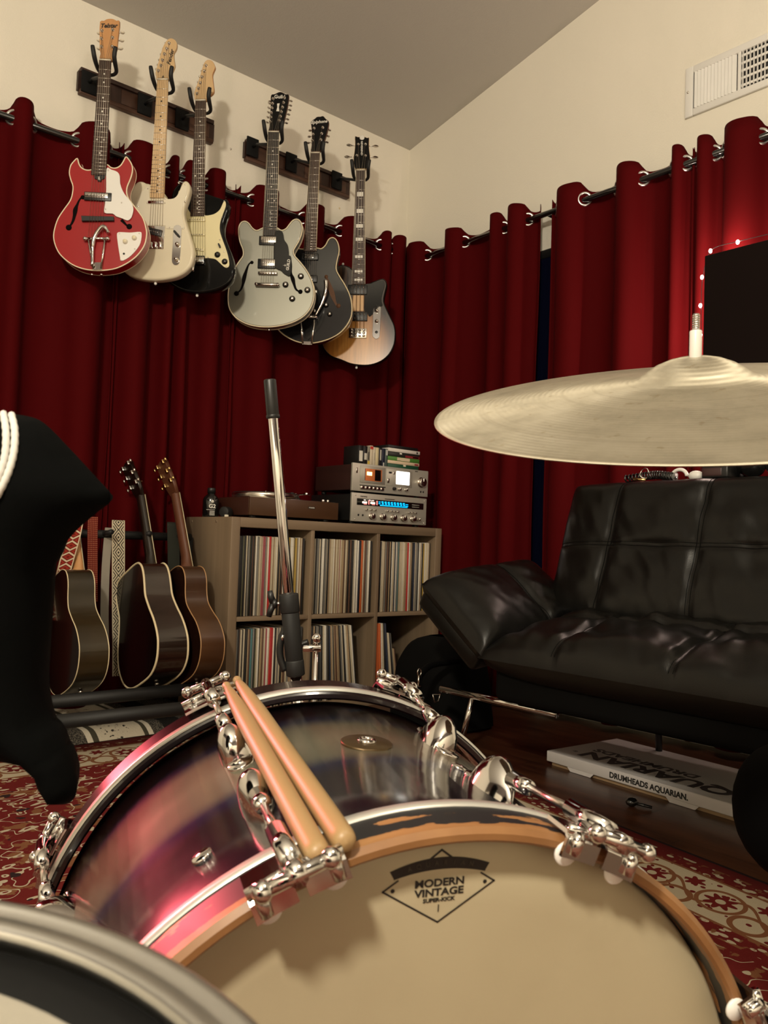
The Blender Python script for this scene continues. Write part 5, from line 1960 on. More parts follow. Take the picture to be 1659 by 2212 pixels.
for lp in rug.data.loops:
    i, j = divmod(lp.vertex_index, n2_ + 1)
    uvl.data[lp.index].uv = (2.7 * i / n1_, 3.4 * j / n2_)
so = rug.modifiers.new('thick', 'SOLIDIFY')
so.thickness = .006
so.offset = -1

# striped blanket under the guitar rack
t = T('striped_blanket', (.1, .1, .09), .95, spec=.1)
x, y, z = t.xyz()
yarn = t.noise(260, 2, stretch=(1, .35, 1)).ss(.40, .62)
base = t.mix(yarn, (.022, .020, .017), (.115, .10, .08))
cream = t.mix(t.noise(60, 2, stretch=(1, 1, 1)).ss(.60, .63) * ((x - .285).abs() < .05), (.44, .39, .30), (.03, .027, .022))
sx_ = x
f1 = ((sx_ - .295).abs() < .085)
f2 = ((sx_ - .185).abs() < .010).max((sx_ - .402).abs() < .012)
f3 = ((sx_ - .205).abs() < .010).max((sx_ - .388).abs() < .008)
f4 = ((sx_ - .03).abs() < .06).max((sx_ - .50).abs() < .04)
c = t.mix(f4, base, (.012, .011, .010))
c = t.mix(f1, c, cream)
c = t.mix(f2, c, (.50, .45, .36))
c = t.mix(f3, c, (.05, .045, .03))
t.color(c)
t.bump(yarn, .4, .002)
M['blanket'] = t.m
bl = thing('striped_blanket', 'grey and cream striped woven blanket on the floor under the guitar rack', 'blanket', Vector((.90, 2.72, 0)))


def bfn(a, b):
    X, Y = -.02 + .69 * a, -.005 + .62 * b
    z = .034 + .005 * noise.noise(Vector((X * 7, Y * 6, 2)))
    if b < .12:
        z -= .030 * (1 - b / .12) ** 2
    return (X, Y + .05 * X, z)


o = MB().grid(bfn, 60, 40).build('cloth', M['blanket'], bl)
so = o.modifiers.new('thick', 'SOLIDIFY')
so.thickness = .006
mb = MB()
random.seed(3)
for k in range(26):
    yy = .0 + .56 * k / 26 + random.uniform(-.006, .006)
    p = [Vector((-.02, yy, .030)), Vector((-.045, yy + random.uniform(-.012, .012), .026)), Vector((-.075 + random.uniform(-.012, .01), yy + random.uniform(-.022, .022), .013))]
    mb.tube(catmull(p, 4, False), [.0045 + .002 * math.sin(i * 1.3) for i in range(9)], 6)
setp(mb.build('fringe', M['ivory'], bl), 'cream tasselled fringe', kind='stuff')

# ------------------------------------------------------------------ black leather sofa
t = T('black_leather', (.004, .0037, .0032), .45, spec=.34)
t.bump(t.noise(420, 3) * .35 + t.noise(16, 4, dist=.6) * .8, .22, .004)
t.set('Roughness', t.noise(9, 3) * .16 + .24)
M['leather'] = t.m
M['leather_dark'] = plain('black_base_cloth', (.003, .003, .003), .8, spec=.08)
sofa = thing('leather_sofa', 'black leather sofa with padded seams and low angled arm, against the right wall', 'sofa', Vector((2.1, 1.0, 0)))


def pad(name, O, eu, ev, en, W, H, TH, su, sv, puff=.018, groove=.016, wr=.006, seed=0.0, nu=110, nv=60, parent=None, pw=6.0):
    """upholstered pad: centre O, axes eu (width W), ev (height H), en (outwards, thickness TH); su / sv are seams in 0..1"""
    O, eu, ev, en = Vector(O), Vector(eu).normalized(), Vector(ev).normalized(), Vector(en).normalized()
    cu_, cv_ = [0] + list(su) + [1], [0] + list(sv) + [1]

    def cellp(a, cuts):
        for i in range(len(cuts) - 1):
            if a <= cuts[i + 1] or i == len(cuts) - 2:
                w = cuts[i + 1] - cuts[i]
                return max(0.0, math.sin(PI * min(1, max(0, (a - cuts[i]) / w)))) ** .6

    def fn(sgn):
        def f(a, b):
            a2, b2 = a, b
            uu, vv = 2 * a2 - 1, 2 * b2 - 1
            edge = max(0.0, (1 - abs(uu) ** pw)) ** .42 * max(0.0, (1 - abs(vv) ** pw)) ** .42
            h = TH / 2 * edge
            if sgn > 0:
                du = min([abs(a2 - q) * W for q in su] or [9])
                dv = min([abs(b2 - q) * H for q in sv] or [9])
                g = max(math.exp(-(du / .011) ** 2), math.exp(-(dv / .011) ** 2))
                h += edge * (puff * cellp(a2, cu_) * cellp(b2, cv_) - groove * g)
                near = math.exp(-min(du, dv) / .07)
                h += edge * wr * near * noise.noise(Vector((a2 * W * 16 + seed, b2 * H * 9, seed)))
                h += edge * wr * 1.3 * noise.noise(Vector((a2 * W * 5 + seed * 2, b2 * H * 11, seed + 7)))
                h += edge * wr * .55 * noise.noise(Vector((a2 * W * 22 + b2 * H * 14, b2 * H * 8 - a2 * W * 6, seed + 3)))
            return O + eu * (uu * W / 2) + ev * (vv * H / 2) + en * (h * sgn)
        return f
    mb = MB().grid(fn(1), nu, nv)
    mb.grid(fn(-1), nu // 2, nv // 2, flip=True)
    o = mb.build(name, M['leather'], parent or sofa, True)
    # stitched double seams
    F = fn(1)
    st = MB()
    for q in su:
        for e in (-.006, .006):
            st.tube([F(q + e / W, .02 + .96 * k / 50) + en * .0006 for k in range(51)], .0010, 5)
    for q in sv:
        for e in (-.006, .006):
            st.tube([F(.01 + .98 * k / 80, q + e / H) + en * .0006 for k in range(81)], .0010, 5)
    if su or sv:
        st.build('stitching', M['leather_dark'], o, True)
    return o


YL, YR = 1.80, .02
# seat cushion (width runs along -Y)
pad('seat_cushion', (2.115, (1.73 + YR) / 2, .405), (0, -1, 0), (1, 0, .17), (-.17, 0, 1), 1.73 - YR, .50, .17, (.165, .375, .585, .80), (.62,), .020, .018, .014, 3.0, 150, 60)
# back cushion
pad('back_cushion', (2.375, (YL + YR) / 2, .690), (0, -1, 0), (.30, 0, .954), (-.954, 0, .30), YL - YR, .50, .17, (.130, .305, .48, .655, .83), (.53,), .009, .007, .009, 9.0, 150, 70, pw=9.0)
# the arm pad, folded outwards
ea = Vector((.0, .80, .60)).normalized()
ex = Vector((1, .03, .12)).normalized()
en_ = ex.cross(ea).normalized()
if en_.z < 0:
    en_ = -en_
pad('arm_pad', Vector((2.135, 1.855, .505)), ex, ea, en_, .54, .34, .14, (.60,), (), .022, .012, .008, 14.0, 70, 50, pw=7.0)
# underside box of the arm and base under the seat
q = MB()
o_ = Vector((2.135, 1.855, .505)) - en_ * .045
Mx = frame(o_, ex, ea, ex.cross(ea))
q.box((0, 0, 0), (.525, .325, .085), 0, Mx, .025, 3)
q.build('arm_base', M['leather'], sofa, True)
MB().box((2.16, (1.70 + YR) / 2, .30), (.50, 1.70 - YR, .13), bev=.025, seg=3).build('seat_base', M['leather_dark'], sofa, True)
MB().box((2.47, (YL - .03 + YR) / 2, .56), (.06, YL - .1 - YR, .60), bev=.02).build('back_frame', M['leather_dark'], sofa, True)
# chrome leg frames
for (y0, y1) in ((2.055, 1.56), (.16, .60)):
    mb = MB()
    mb.tube([(2.045, y0, .205), (2.045, y1, .205)], .0125, 14)
    mb.build('leg_rail', M['chrome'], sofa, True)
    yy = y0 + (y1 - y0) * .30
    MB().tube([(2.045, yy, .20), (2.045, yy + (.055 if y0 > 1 else -.055), .012)], .0095, 12).build('leg', M['chrome'], sofa, True)
for yy in (1.5, .3):
    MB().tube([(2.50, yy, .30), (2.52, yy, .012)], .011, 12).build('leg', M['black_metal'], sofa, True)

# ------------------------------------------------------------------ drumhead box under the sofa
bxA = Matrix.Translation((2.196, 1.712, 0)) @ Matrix.Rotation(R(-94.0), 4, 'Z')     # local x along the front, y into the sofa side
t = T('box_card', (.56, .53, .52), .5)
t.bump(t.noise(60, 2), .04, .001)
M['card'] = t.m
M['kraft'] = plain('kraft_card', (.30, .20, .11), .7)
db = thing('drumhead_box', 'flat white drumhead box with black lettering on the floor under the sofa', 'box', bxA)
BL, BW, BH = .72, .36, .046
MB().box((BL / 2, BW / 2, BH - .017), (BL, BW, .034), bev=.003).build('lid', M['card'], db)
MB().box((BL / 2, BW / 2, .008), (BL - .03, BW - .02, .016), bev=.001).build('tray', M['kraft'], db)
for (a_, b_) in ((.10, .18), (.46, .54)):
    MB().slab([(a_ - .012, BH - .033), (b_ + .012, BH - .033), (b_, BH - .045), (a_, BH - .045)], -.0005, .002, 0).build('locking_tab', M['card'], db)
text('DRUMHEADS AQUARIAN.', .023, Matrix.Translation((.385, -.0004, .0275)) @ Matrix.Rotation(PI / 2, 4, 'X'), M['ink'], db, depth=.0002, bold=.0009, sx=1.0)
M['print_grey'] = plain('print_grey', (.10, .09, .095), .5)
tb = Matrix.Rotation(PI, 4, 'Z')
text('AQUARIAN', .10, Matrix.Translation((.085, .085, BH + .0004)) @ tb, M['print_grey'], db, depth=.0002, align='RIGHT', bold=.004, sx=1.15)
text('DRUMHEADS', .055, Matrix.Translation((.075, .155, BH + .0004)) @ tb, M['print_grey'], db, depth=.0002, align='RIGHT', bold=.002, sx=1.15)
text('®', .022, Matrix.Translation((.055, .078, BH + .0004)) @ tb, M['print_grey'], db, depth=.0002)
p = onZ(1365, 1732, .012)
solo(MB().ball((p.x, p.y, .012), .016, 12, sc=(1.3, 1, .75)).cyl((p.x, p.y, .01), (p.x + .02, p.y - .05, .006), .004, 8), 'wing_nut', M['black_gloss'],
     'small black knob on the wood floor in front of the white box', 'knob')

# ------------------------------------------------------------------ instrument bag with clasp beside the sofa arm
bg = thing('instrument_bag', 'black bag with metal strap clasp on the floor between shelf and sofa', 'bag', Vector((2.30, 2.32, 0)))


def bagf(a, b):
    g = 2 * PI * a
    zz = .012 + .335 * b
    sh_ = 1 - .25 * b ** 2
    top = max(.05, (1 - b ** 8)) ** .35
    e = lambda c: math.copysign(abs(c) ** .6, c)
    return (2.33 + e(math.cos(g)) * .16 * sh_ * top + .010 * noise.noise(Vector((g, b * 4, 1))), 2.34 + e(math.sin(g)) * .19 * sh_ * top, zz)


MB().grid(bagf, 48, 24, closeu=True).build('body', M['leather_dark'], bg, True)
cps = catmull([onY(990, 1428, 2.16), onY(935, 1436, 2.14), onY(910, 1455, 2.12), onY(905, 1475, 2.10), onY(905, 1530, 2.08)], 5, False)
MB().tube([tuple(p) for p in cps], .012, 8).build('strap', M['leather_dark'], bg, True)
k_ = onY(906, 1452, 2.075)
mb = MB()
ring = [Vector((k_.x + .0085 * math.cos(g * PI / 8), k_.y, k_.z + .012 * math.sin(g * PI / 8))) for g in range(16)]
mb.tube(ring, .0020, 6, closed=True)
mb.cyl((k_.x - .002, k_.y, k_.z - .012), (k_.x - .003, k_.y, k_.z - .046), .0035, 10)
mb.box((k_.x - .004, k_.y, k_.z - .048), (.024, .006, .005), bev=.002)
mb.build('swivel_clasp', M['nickel'], bg, True)
k2 = onY(943, 1500, 2.075)
MB().tube([(k2.x - .018, k2.y, k2.z), (k2.x + .018, k2.y, k2.z), (k2.x + .010, k2.y, k2.z - .024), (k2.x - .008, k2.y, k2.z - .026)], .0022, 6, closed=True).build('strap_ring', M['nickel'], bg, True)

# ------------------------------------------------------------------ black screen with fairy lights
tvy0, tvz1 = onX(1521, 552, 2.62).y, onX(1521, 552, 2.62).z
tv = thing('flat_screen', 'black flat panel edged with fairy lights, behind the sofa at the right', 'screen', Vector((2.64, tvy0 - .5, 0)))
M['panel'] = plain('panel_black', (.008, .0045, .004), .85, spec=.08)
TW, THH = 1.05, .60
MB().box((2.645, tvy0 - TW / 2, tvz1 - THH / 2), (.045, TW, THH), bev=.004).build('panel', M['panel'], tv, True)
MB().box((2.6205, tvy0 - TW / 2, tvz1 - THH / 2), (.004, TW - .012, THH - .012), bev=.001).build('face', M['panel'], tv, True)
MB().cyl((2.665, tvy0 - TW / 2, .02), (2.665, tvy0 - TW / 2, tvz1 - THH + .1), .02, 16).build('post', M['black_metal'], tv, True)
MB().box((2.655, tvy0 - TW / 2, .012), (.15, .5, .024), bev=.006).build('foot', M['black_metal'], tv, True)
fl = thing('fairy_lights', 'string of tiny white fairy lights along the top and left edge of the black panel', 'fairy lights', Vector((2.69, tvy0, tvz1)))
M['bulb'] = plain('fairy_bulb', (1, .95, .85), .3, emit=(1.0, .86, .72), estr=55)
XB = 2.685
bul = [(XB, tvy0 + .046, tvz1 - .34, 1), (XB, tvy0 + .043, tvz1 - .255, 1), (XB, tvy0 + .046, tvz1 - .15, 1), (XB, tvy0 + .042, tvz1 - .05, 0), (XB, tvy0 + .012, tvz1 + .036, 1), (XB, tvy0 - .085, tvz1 + .042, 1),
       (XB, tvy0 - .20, tvz1 + .040, 0), (XB, tvy0 - .30, tvz1 + .042, 1)]
q = catmull([Vector(b[:3]) + Vector((.006, 0, .004 if i > 3 else 0)) for i, b in enumerate(bul)], 6, False)
q = [Vector((XB, tvy0 + .03, .95))] + q
MB().tube([tuple(p) for p in q], .0012, 6).build('wire', M['black'], fl, True)
for b in bul:
    MB().ball(b[:3], .0055, 10, sc=(1, 1, 1.4)).build('bulb', M['bulb'], fl, True)
pb = onX(1555, 1004, 2.56)
pb.z = max(pb.z, .935)
q = [Vector((2.60, pb.y + .03, .90)), Vector((2.58, pb.y + .01, .925)), Vector((pb.x, pb.y, pb.z - .006))]
MB().tube(catmull(q, 4, False), .0012, 6).build('wire', M['black'], fl, True)
MB().ball(pb, .0042, 10, sc=(1, 1, 1.5)).build('bulb', M['bulb'], fl, True)
PINKW = (1.0, .74, .62)
for (bx_, by_, bz_, on) in bul:
    if on:
        lamp('fairy_glow', 'POINT', (bx_ + .012, by_ + .006, bz_ + .004), 2.0, PINKW, .004)
lamp('fairy_glow', 'POINT', (pb.x + .02, pb.y, pb.z + .012), 1.6, PINKW, .004)

# ------------------------------------------------------------------ things lying on the sofa back
ZB = .937
at_ = lambda px, py, X=2.45: onX(px, py, X)
p0 = at_(1356, 1040)
cc = thing('coiled_cable', 'black coiled headphone cable on the sofa back, left end', 'cable', Vector((2.45, p0.y, ZB)))
mb = MB()
hel = []
for k in range(220):
    u_ = k / 219
    g = u_ * 2 * PI * 17
    yc_ = p0.y + .01 - .19 * u_
    hel.append((2.45 + .012 * math.cos(g) + .015 * math.sin(u_ * 5), yc_, ZB + .013 + .012 * math.sin(g) + .010 * math.sin(u_ * PI)))
mb.tube(hel, .0032, 6)
mb.build('coil', M['black_gloss'], cc, True)
rc = at_(1393, 1018)
mb = MB()
mb.tube([(2.45 + .004 * math.sin(g * .5), rc.y + .017 * math.cos(g * PI / 12), ZB + .030 + .017 * math.sin(g * PI / 12)) for g in range(24)], .0018, 6, closed=True)
mb.build('wire_loop', M['nickel'], cc, True)
MB().tube([(2.44, p0.y - .03, ZB + .010), (2.44, p0.y - .075, ZB + .006)], [.006, .0035], 8).build('jack_plug', M['gold'], cc, True)
wy = at_(1475, 1030).y
ad = thing('white_headphones', 'small white headset pieces lying on the middle of the sofa back', 'headphones', Vector((2.45, wy, ZB)))
mb = MB().tube([(2.45, wy + .012 + .026 * math.cos(g), ZB + .014 + .022 * math.sin(g)) for g in [PI * k / 12 for k in range(13)]], .006, 8)
mb.build('headband', M['white'], ad, True)
MB().ball((2.45, wy - .045, ZB + .014), .022, 14, sc=(.8, 1.15, .75)).build('ear_cup', M['white'], ad, True)
MB().box((2.455, wy + .05, ZB + .016), (.03, .05, .026), bev=.007).build('battery_pack', plain('grey_plastic', (.12, .12, .11), .5), ad, True)
by0, by1 = at_(1516, 1030, 2.43).y, at_(1574, 1030, 2.43).y
bx_ = thing('black_case', 'black plastic case with reddish front panel on the sofa back', 'case', Vector((2.44, (by0 + by1) / 2, ZB)))
MB().box((2.46, (by0 + by1) / 2, ZB + .021), (.07, by0 - by1, .040), bev=.006).build('body', M['black'], bx_, True)
MB().box((2.4255, (by0 + by1) / 2 + .008, ZB + .021), (.003, (by0 - by1) * .72, .026), bev=.003).build('front_panel', plain('panel_brown', (.05, .022, .022), .4), bx_, True)
hy = at_(1605, 1025, 2.45).y
hp2 = thing('over_ear_headphones', 'black and silver over ear headphones on the sofa back at the right', 'headphones', Vector((2.46, hy, ZB)))
for k in (-1, 1):
    MB().lathe([(.030, -.012), (.036, -.004), (.036, .006), (.028, .013), (1e-5, .014)], 24, 0, Matrix.Translation((2.47 + .02 * k, hy + .03 * k, ZB + .036)) @ Matrix.Rotation(R(70), 4, 'Y') @ Matrix.Rotation(R(20 * k), 4, 'X')).build('ear_cup', M['black_gloss'], hp2, True)
MB().tube([(2.47 + .02 * math.cos(g), hy + .052 * math.cos(g), ZB + .03 + .05 * math.sin(g)) for g in [PI * k / 16 for k in range(17)]], .0045, 8).build('headband', M['chrome'], hp2, True)
gy = at_(1650, 1030, 2.43).y
hat = thing('round_pad', 'dark round padded disc leaning on the sofa back at the right edge', 'pad', Vector((2.45, gy - .05, ZB)))
MB().lathe([(.056, -.010), (.062, -.005), (.062, .005), (.056, .010), (1e-5, .012)], 40, 0, Matrix.Translation((2.46, gy - .045, ZB + .050)) @ Matrix.Rotation(R(62), 4, 'Y')).build('disc', M['black_rubber'], hat, True)


# ------------------------------------------------------------------ acoustic guitars in a floor rack
AF = R(25)
aa = Vector((0, math.sin(AF), math.cos(AF)))
aw = Vector((0, -math.cos(AF), math.sin(AF)))
M['ac_dark'] = wood('dark_rosewood_body', (.006, .003, .002), (.012, .005, .003), 14, (1, .3, .10), .28, coat=.5)
M['ac_black'] = plain('black_lacquer_back', (.0025, .002, .002), .22, coat=.3)
M['ac_red'] = wood('dark_mahogany_side', (.010, .004, .002), (.020, .007, .004), 14, (1, .3, .10), .22, coat=.6)
M['ac_brown'] = wood('brown_mahogany_side', (.035, .012, .004), (.075, .030, .010), 9, (1, .5, .3), .35, coat=.4)
M['ac_olive'] = wood('olive_brown_side', (.016, .010, .003), (.030, .019, .006), 12, (1, .4, .25), .35, coat=.4)
M['spruce'] = wood('spruce_top', (.45, .28, .12), (.55, .36, .17), 18, (.3, 1, .05), .3, coat=.5)
DREAD = [(0, 0), (.10, .008), (.165, .045), (.197, .105), (.200, .155), (.185, .215), (.160, .270), (.143, .315), (.138, .345), (.143, .385), (.146, .425), (.138, .465), (.110, .492), (.06, .500), (0, .5)]
OM = [(0, 0), (.09, .008), (.152, .043), (.188, .100), (.193, .148), (.178, .205), (.146, .258), (.124, .300), (.119, .328), (.126, .365), (.140, .405), (.143, .440), (.130, .472), (.095, .494), (.05, .500), (0, .5)]


def acoustic(label, X, jp, sc, shape, mats, th0=.098, th1=.118, neck_m='mahogany', tuner='gold', nl=.355, bind=.0042, bindm='binding'):
    org = onX(jp[0], jp[1], X) - aa * (.5 * sc)
    g = thing('acoustic_guitar', label, 'acoustic guitar', frame(org, aw, Vector((1, 0, 0)), aa), 'acoustic guitars in the floor rack')
    half = [Vector((p[0] * sc, p[1] * sc)) for p in shape]
    pts = half[:-1] + [half[-1]] + [Vector((-p.x, p.y)) for p in half[-2:0:-1]]
    out = catmull(pts, 4)
    thk = lambda z: (th1 + (th0 - th1) * z / (.5 * sc)) / 2
    n = len(out)
    mb = MB()
    vs = [(p.x, -thk(p.y), p.y) for p in out] + [(p.x, thk(p.y), p.y) for p in out]
    mb.add(vs, [[k, (k + 1) % n, n + (k + 1) % n, n + k] for k in range(n)], 0, True)
    mb.build('side', M[mats[0]], g)
    MB().add([(p.x, -thk(p.y), p.y) for p in out], [list(range(n))], 0, False).build('back', M[mats[1]], g)
    tp = MB().add([(p.x, thk(p.y), p.y) for p in out], [list(range(n))], 0, False).build('soundboard', M[mats[2]], g)
    for s in (-1, 1):
        MB().tube([(p.x, s * (thk(p.y) - .001), p.y) for p in out], bind * .62, 6, closed=True).build('binding', M[bindm], g)
    MB().cyl((0, thk(.33 * sc) + .0008, .335 * sc), (0, thk(.33 * sc) - .002, .335 * sc), .05 * sc, 32).build('sound_hole', M['hole'], tp)
    MB().box((0, thk(.15 * sc) + .004, .165 * sc), (.15 * sc, .009, .03 * sc), bev=.003).build('bridge', M['ebony'], tp)
    # neck: rounded back towards -X, fretboard on the +X side
    z0, z1 = .495 * sc, (.5 + nl) * sc
    yf = thk(.5 * sc) + .004
    vs, fs = [], []
    k_, m_ = 9, 10
    for i in range(m_):
        u = i / (m_ - 1)
        zz = z0 + (z1 - z0) * u
        w = .028 - .006 * u
        dep = .022 if i > 1 else .03 + .05 * (1 - i)
        for k in range(k_):
            q = PI * k / (k_ - 1)
            vs.append((math.cos(q) * w, yf - math.sin(q) ** .8 * dep, zz))
    for i in range(m_ - 1):
        for k in range(k_ - 1):
            fs.append([i * k_ + k, i * k_ + k + 1, (i + 1) * k_ + k + 1, (i + 1) * k_ + k])
        fs.append([i * k_, i * k_ + k_ - 1, (i + 1) * k_ + k_ - 1, (i + 1) * k_])
    MB().add(vs, fs).build('neck', M[neck_m], g)
    fb = MB()
    fb.add([(-.028, yf, z0 - .07), (.028, yf, z0 - .07), (.022, yf, z1), (-.022, yf, z1), (-.028, yf + .006, z0 - .07), (.028, yf + .006, z0 - .07), (.022, yf + .006, z1), (-.022, yf + .006, z1)],
           [[0, 1, 2, 3], [7, 6, 5, 4], [0, 4, 5, 1], [1, 5, 6, 2], [2, 6, 7, 3], [3, 7, 4, 0]], 0, False)
    o = fb.build('fretboard', M['ebony'], g)
    mb = MB()
    for s in (-1, 1):
        mb.tube([(s * .0285, yf + .002, z0), (s * .0225, yf + .002, z1)], .0014, 6)
    mb.build('binding', M['binding'], o)
    # head tilts towards the back (-X)
    hM = Matrix.Translation((0, yf, z1)) @ Matrix.Rotation(R(14), 4, 'X')
    MB().slab([(-.022, 0), (-.034, .045), (-.036, .17 * sc), (0, .18 * sc), (.036, .17 * sc), (.034, .045), (.022, 0)], -.014, .001, .001, 0, hM, seg=1).build('headstock', M[neck_m], g)
    for s in (-1, 1):
        for k in range(3):
            zz = .055 + .042 * k
            b = MB()
            b.box((s * .026, -.018, zz), (.014, .009, .018), 0, hM, .002)
            b.cyl(hM @ Vector((s * .026, -.018, zz)), hM @ Vector((s * .046, -.018, zz)), .0025, 8)
            b.ball((s * .050, -.018, zz), .0085, 12, 0, (.7, .6, 1.0), hM)
            b.cyl(hM @ Vector((s * .026, -.014, zz)), hM @ Vector((s * .026, .010, zz)), .003, 8)
            b.build('tuning_peg', M[tuner], g)
    MB().ball((0, 0, -.006), .008, 10).build('end_pin', M['nickel'], g)
    return g


acoustic('dark brown acoustic guitar with thin cream edging, leftmost of the three in the floor rack', 1.075, (146, 1246), .83, OM, ('ac_olive', 'ac_dark', 'ac_dark'), .092, .104, 'maple_head', 'nickel', bind=.0030)
acoustic('black dreadnought acoustic guitar with bold cream edging, middle of the floor rack', 1.325, (303, 1234), .85, DREAD, ('ac_red', 'ac_black', 'ac_black'), .098, .118, 'ac_dark', 'chrome', .37, .0065)
acoustic('worn brown acoustic guitar with gold tuners, right one in the floor rack beside the shelf', 1.465, (386, 1238), .845, OM, ('ac_brown', 'ac_red', 'spruce'), .086, .098, 'mahogany', 'gold', .40, .0034, 'neckwood')

rk = thing('guitar_rack', 'black padded floor rack holding the acoustic guitars', 'guitar rack', Vector((1.2, 2.7, 0)))
XA, XB_ = .86, 1.58
tb_ = Vector((0, 2.985, .695))
MB().tube([(XA, 3.05, .70), (XB_, 3.05, .70)], .016, 14).build('top_bar', M['black_rubber'], rk, True)
for (yy, zz) in ((2.485, .140), (2.742, .150)):
    MB().tube([(XA, yy, zz), (XB_, yy, zz)], .022, 14).build('padded_rail', M['black_rubber'], rk, True)
for xx in (XA, XB_):
    MB().tube([(xx, 2.40, .055), (xx, 2.485, .125), (xx, 2.742, .128), (xx, 2.99, .145), (xx, 3.05, .30), (xx, 3.05, .70)], .0125, 12).build('end_frame', M['black_metal'], rk, True)
    for yy in (2.46, 3.01):
        MB().cyl((xx, yy, .04), (xx, yy, .145), .011, 12).build('foot', M['black_rubber'], rk, True)
for k in range(5):
    xx = XA + .06 + k * .15
    MB().tube([(xx, 3.05, .70), (xx, 2.97, .71)], .010, 10).build('divider_peg', M['black_rubber'], rk, True)


# ------------------------------------------------------------------ guitar straps hanging from the rack
def strap(label, pts, w, m, tilt=0.0):
    """ribbon along pts (hanging), w wide across X"""
    p = catmull([Vector(q) for q in pts], 6, False)
    th = thing('guitar_strap', label, 'guitar strap', p[0], 'guitar straps hanging on the rack')
    ct, st_ = math.cos(tilt), math.sin(tilt)
    sx = Vector((ct, -st_, 0))
    acc = 0
    vs, uv = [], []
    for i, q in enumerate(p):
        if i:
            acc += (q - p[i - 1]).length
        for s in (-1, 1):
            vs.append(q + sx * (s * w / 2))
            uv.append((s * .5, acc / w))
    n = len(p)
    o = MB().add(vs, [[2 * i, 2 * i + 1, 2 * i + 3, 2 * i + 2] for i in range(n - 1)], 0, False).build('band', m, th, True)
    ul = o.data.uv_layers.new(name='UVMap')
    for lp in o.data.loops:
        ul.data[lp.index].uv = uv[lp.vertex_index]
    so = o.modifiers.new('thick', 'SOLIDIFY')
    so.thickness = .0025
    return th


def strapmat(name, fn):
    t = T(name, (.5, .4, .3), .85, spec=.15)
    n = t.nt.nodes.new('ShaderNodeSeparateXYZ')
    t.nt.links.new(t.coord('UV'), n.inputs[0])
    t.color(fn(t, N(t.nt, n.outputs[0]), N(t.nt, n.outputs[1])))
    return t.m


def pat_diamond(t, u, v):
    vm = (v / 1.15).mod(1.0) - .5
    dd = (u * 1.35).abs() + (vm * 1.15).abs()
    ring = ((dd / .27).mod(1.0) < .42) * (u.abs() < .42)
    return t.mix(ring, (.58, .50, .36), (.025, .02, .018))


def pat_zig(t, u, v):
    zz = ((v * 1.2).mod(1.0) - .5).abs() * 1.3
    k = (zz + u.abs() * .9)
    c = t.mix((k / .30).mod(1.0) < .45, (.33, .035, .02), (.16, .012, .010))
    return t.mix(((k - .52).abs() < .10).max(u.abs() > .42), c, (.66, .54, .38))


def pat_red(t, u, v):
    a = ((u * 6.0).mod(1.0) - .5).abs() + ((v * 5.0).mod(1.0) - .5).abs()
    c = t.mix(a < .38, (.12, .012, .010), (.34, .09, .04))
    return t.mix(a < .14, c, (.55, .42, .28))


yb = 3.028
sp = lambda px, py, Y=yb: onY(px, py, Y)
strap('cream guitar strap with black diamond pattern hanging on the rack', [sp(256, 1126, 3.056) + Vector((0, 0, .004)), sp(256, 1132, 3.030), sp(256, 1200), sp(256, 1290), sp(257, 1400), sp(257, 1460)], .050, strapmat('strap_diamond', pat_diamond))
strap('plain pale grey guitar strap hanging on the rack beside the diamond patterned one', [sp(236, 1140, 3.05), sp(232, 1180, 3.036), sp(228, 1240, 3.036), sp(226, 1320, 3.036), sp(227, 1390, 3.036)], .031, plain('strap_grey', (.30, .27, .22), .85))
strap('dark red woven guitar strap hanging on the rack behind the leftmost acoustic', [sp(201, 1116, 3.05), sp(200, 1150, 3.032), sp(200, 1220), sp(200, 1300)], .038, strapmat('strap_red', pat_red))
strap('red and cream zigzag guitar strap at the left end of the rack', [sp(166, 1120, 3.00), sp(158, 1160, 2.98), sp(140, 1225, 2.99), sp(124, 1290, 3.0), sp(112, 1340, 3.0)], .050, strapmat('strap_zigzag', pat_zig))
strap('dark grey guitar strap at the far left of the rack', [sp(108, 1140, 2.94), sp(104, 1210, 2.92), sp(98, 1300, 2.90), sp(90, 1400, 2.90), sp(86, 1490, 2.90)], .030, plain('strap_dark', (.03, .028, .03), .7))

strap('dark olive guitar strap hanging on the rack behind the brown acoustic guitar', [sp(374, 1128, 3.055), sp(374, 1136, 3.032), sp(375, 1180), sp(376, 1260)], .050, plain('strap_olive', (.018, .020, .013), .85))

# ------------------------------------------------------------------ microphone stand leaning behind the drum
P0, P1 = Vector((.749, 1.187, .966)), Vector((.811, 1.163, .459))
md = (P1 - P0).normalized()
foot = P1 + md * (P1.z / -md.z)
ms = thing('microphone_stand', 'chrome microphone stand pole with black grip and black clutch behind the bass drum', 'microphone stand', Vector((foot.x, foot.y, 0)))
al = lambda d: P0 + md * d
LT = (P1 - P0).length
MB().cyl(al(.03), al(LT * .74), .0090, 24, bev=.001).build('upper_tube', M['chrome'], ms, True)
mb = MB().cyl(al(0), al(.064), .0108, 20, bev=.002)
mb.cyl(al(.060), al(.066), .0118, 20, bev=.001)
mb.build('grip', M['black'], ms, True)
mb = MB()
mb.cyl(al(LT * .712), al(LT * .775), .0165, 24, bev=.002)
mb.cyl(al(LT * .77), al(LT * .945), .0150, 24, bev=.002)
mb.cyl(al(LT * .93), al(LT * .985), .0158, 24, bev=.003)
mb.build('clutch', M['black_rubber'], ms, True)
MB().cyl(al(LT * .98), foot + Vector((0, 0, .02)), .0100, 20).build('lower_tube', M['chrome'], ms, True)
MB().lathe([(.125, 0), (.125, .010), (.11, .018), (.03, .024), (.018, .04), (1e-5, .04)], 48, 0, Matrix.Translation((foot.x, foot.y, .008))).build('round_base', M['black_metal'], ms, True)
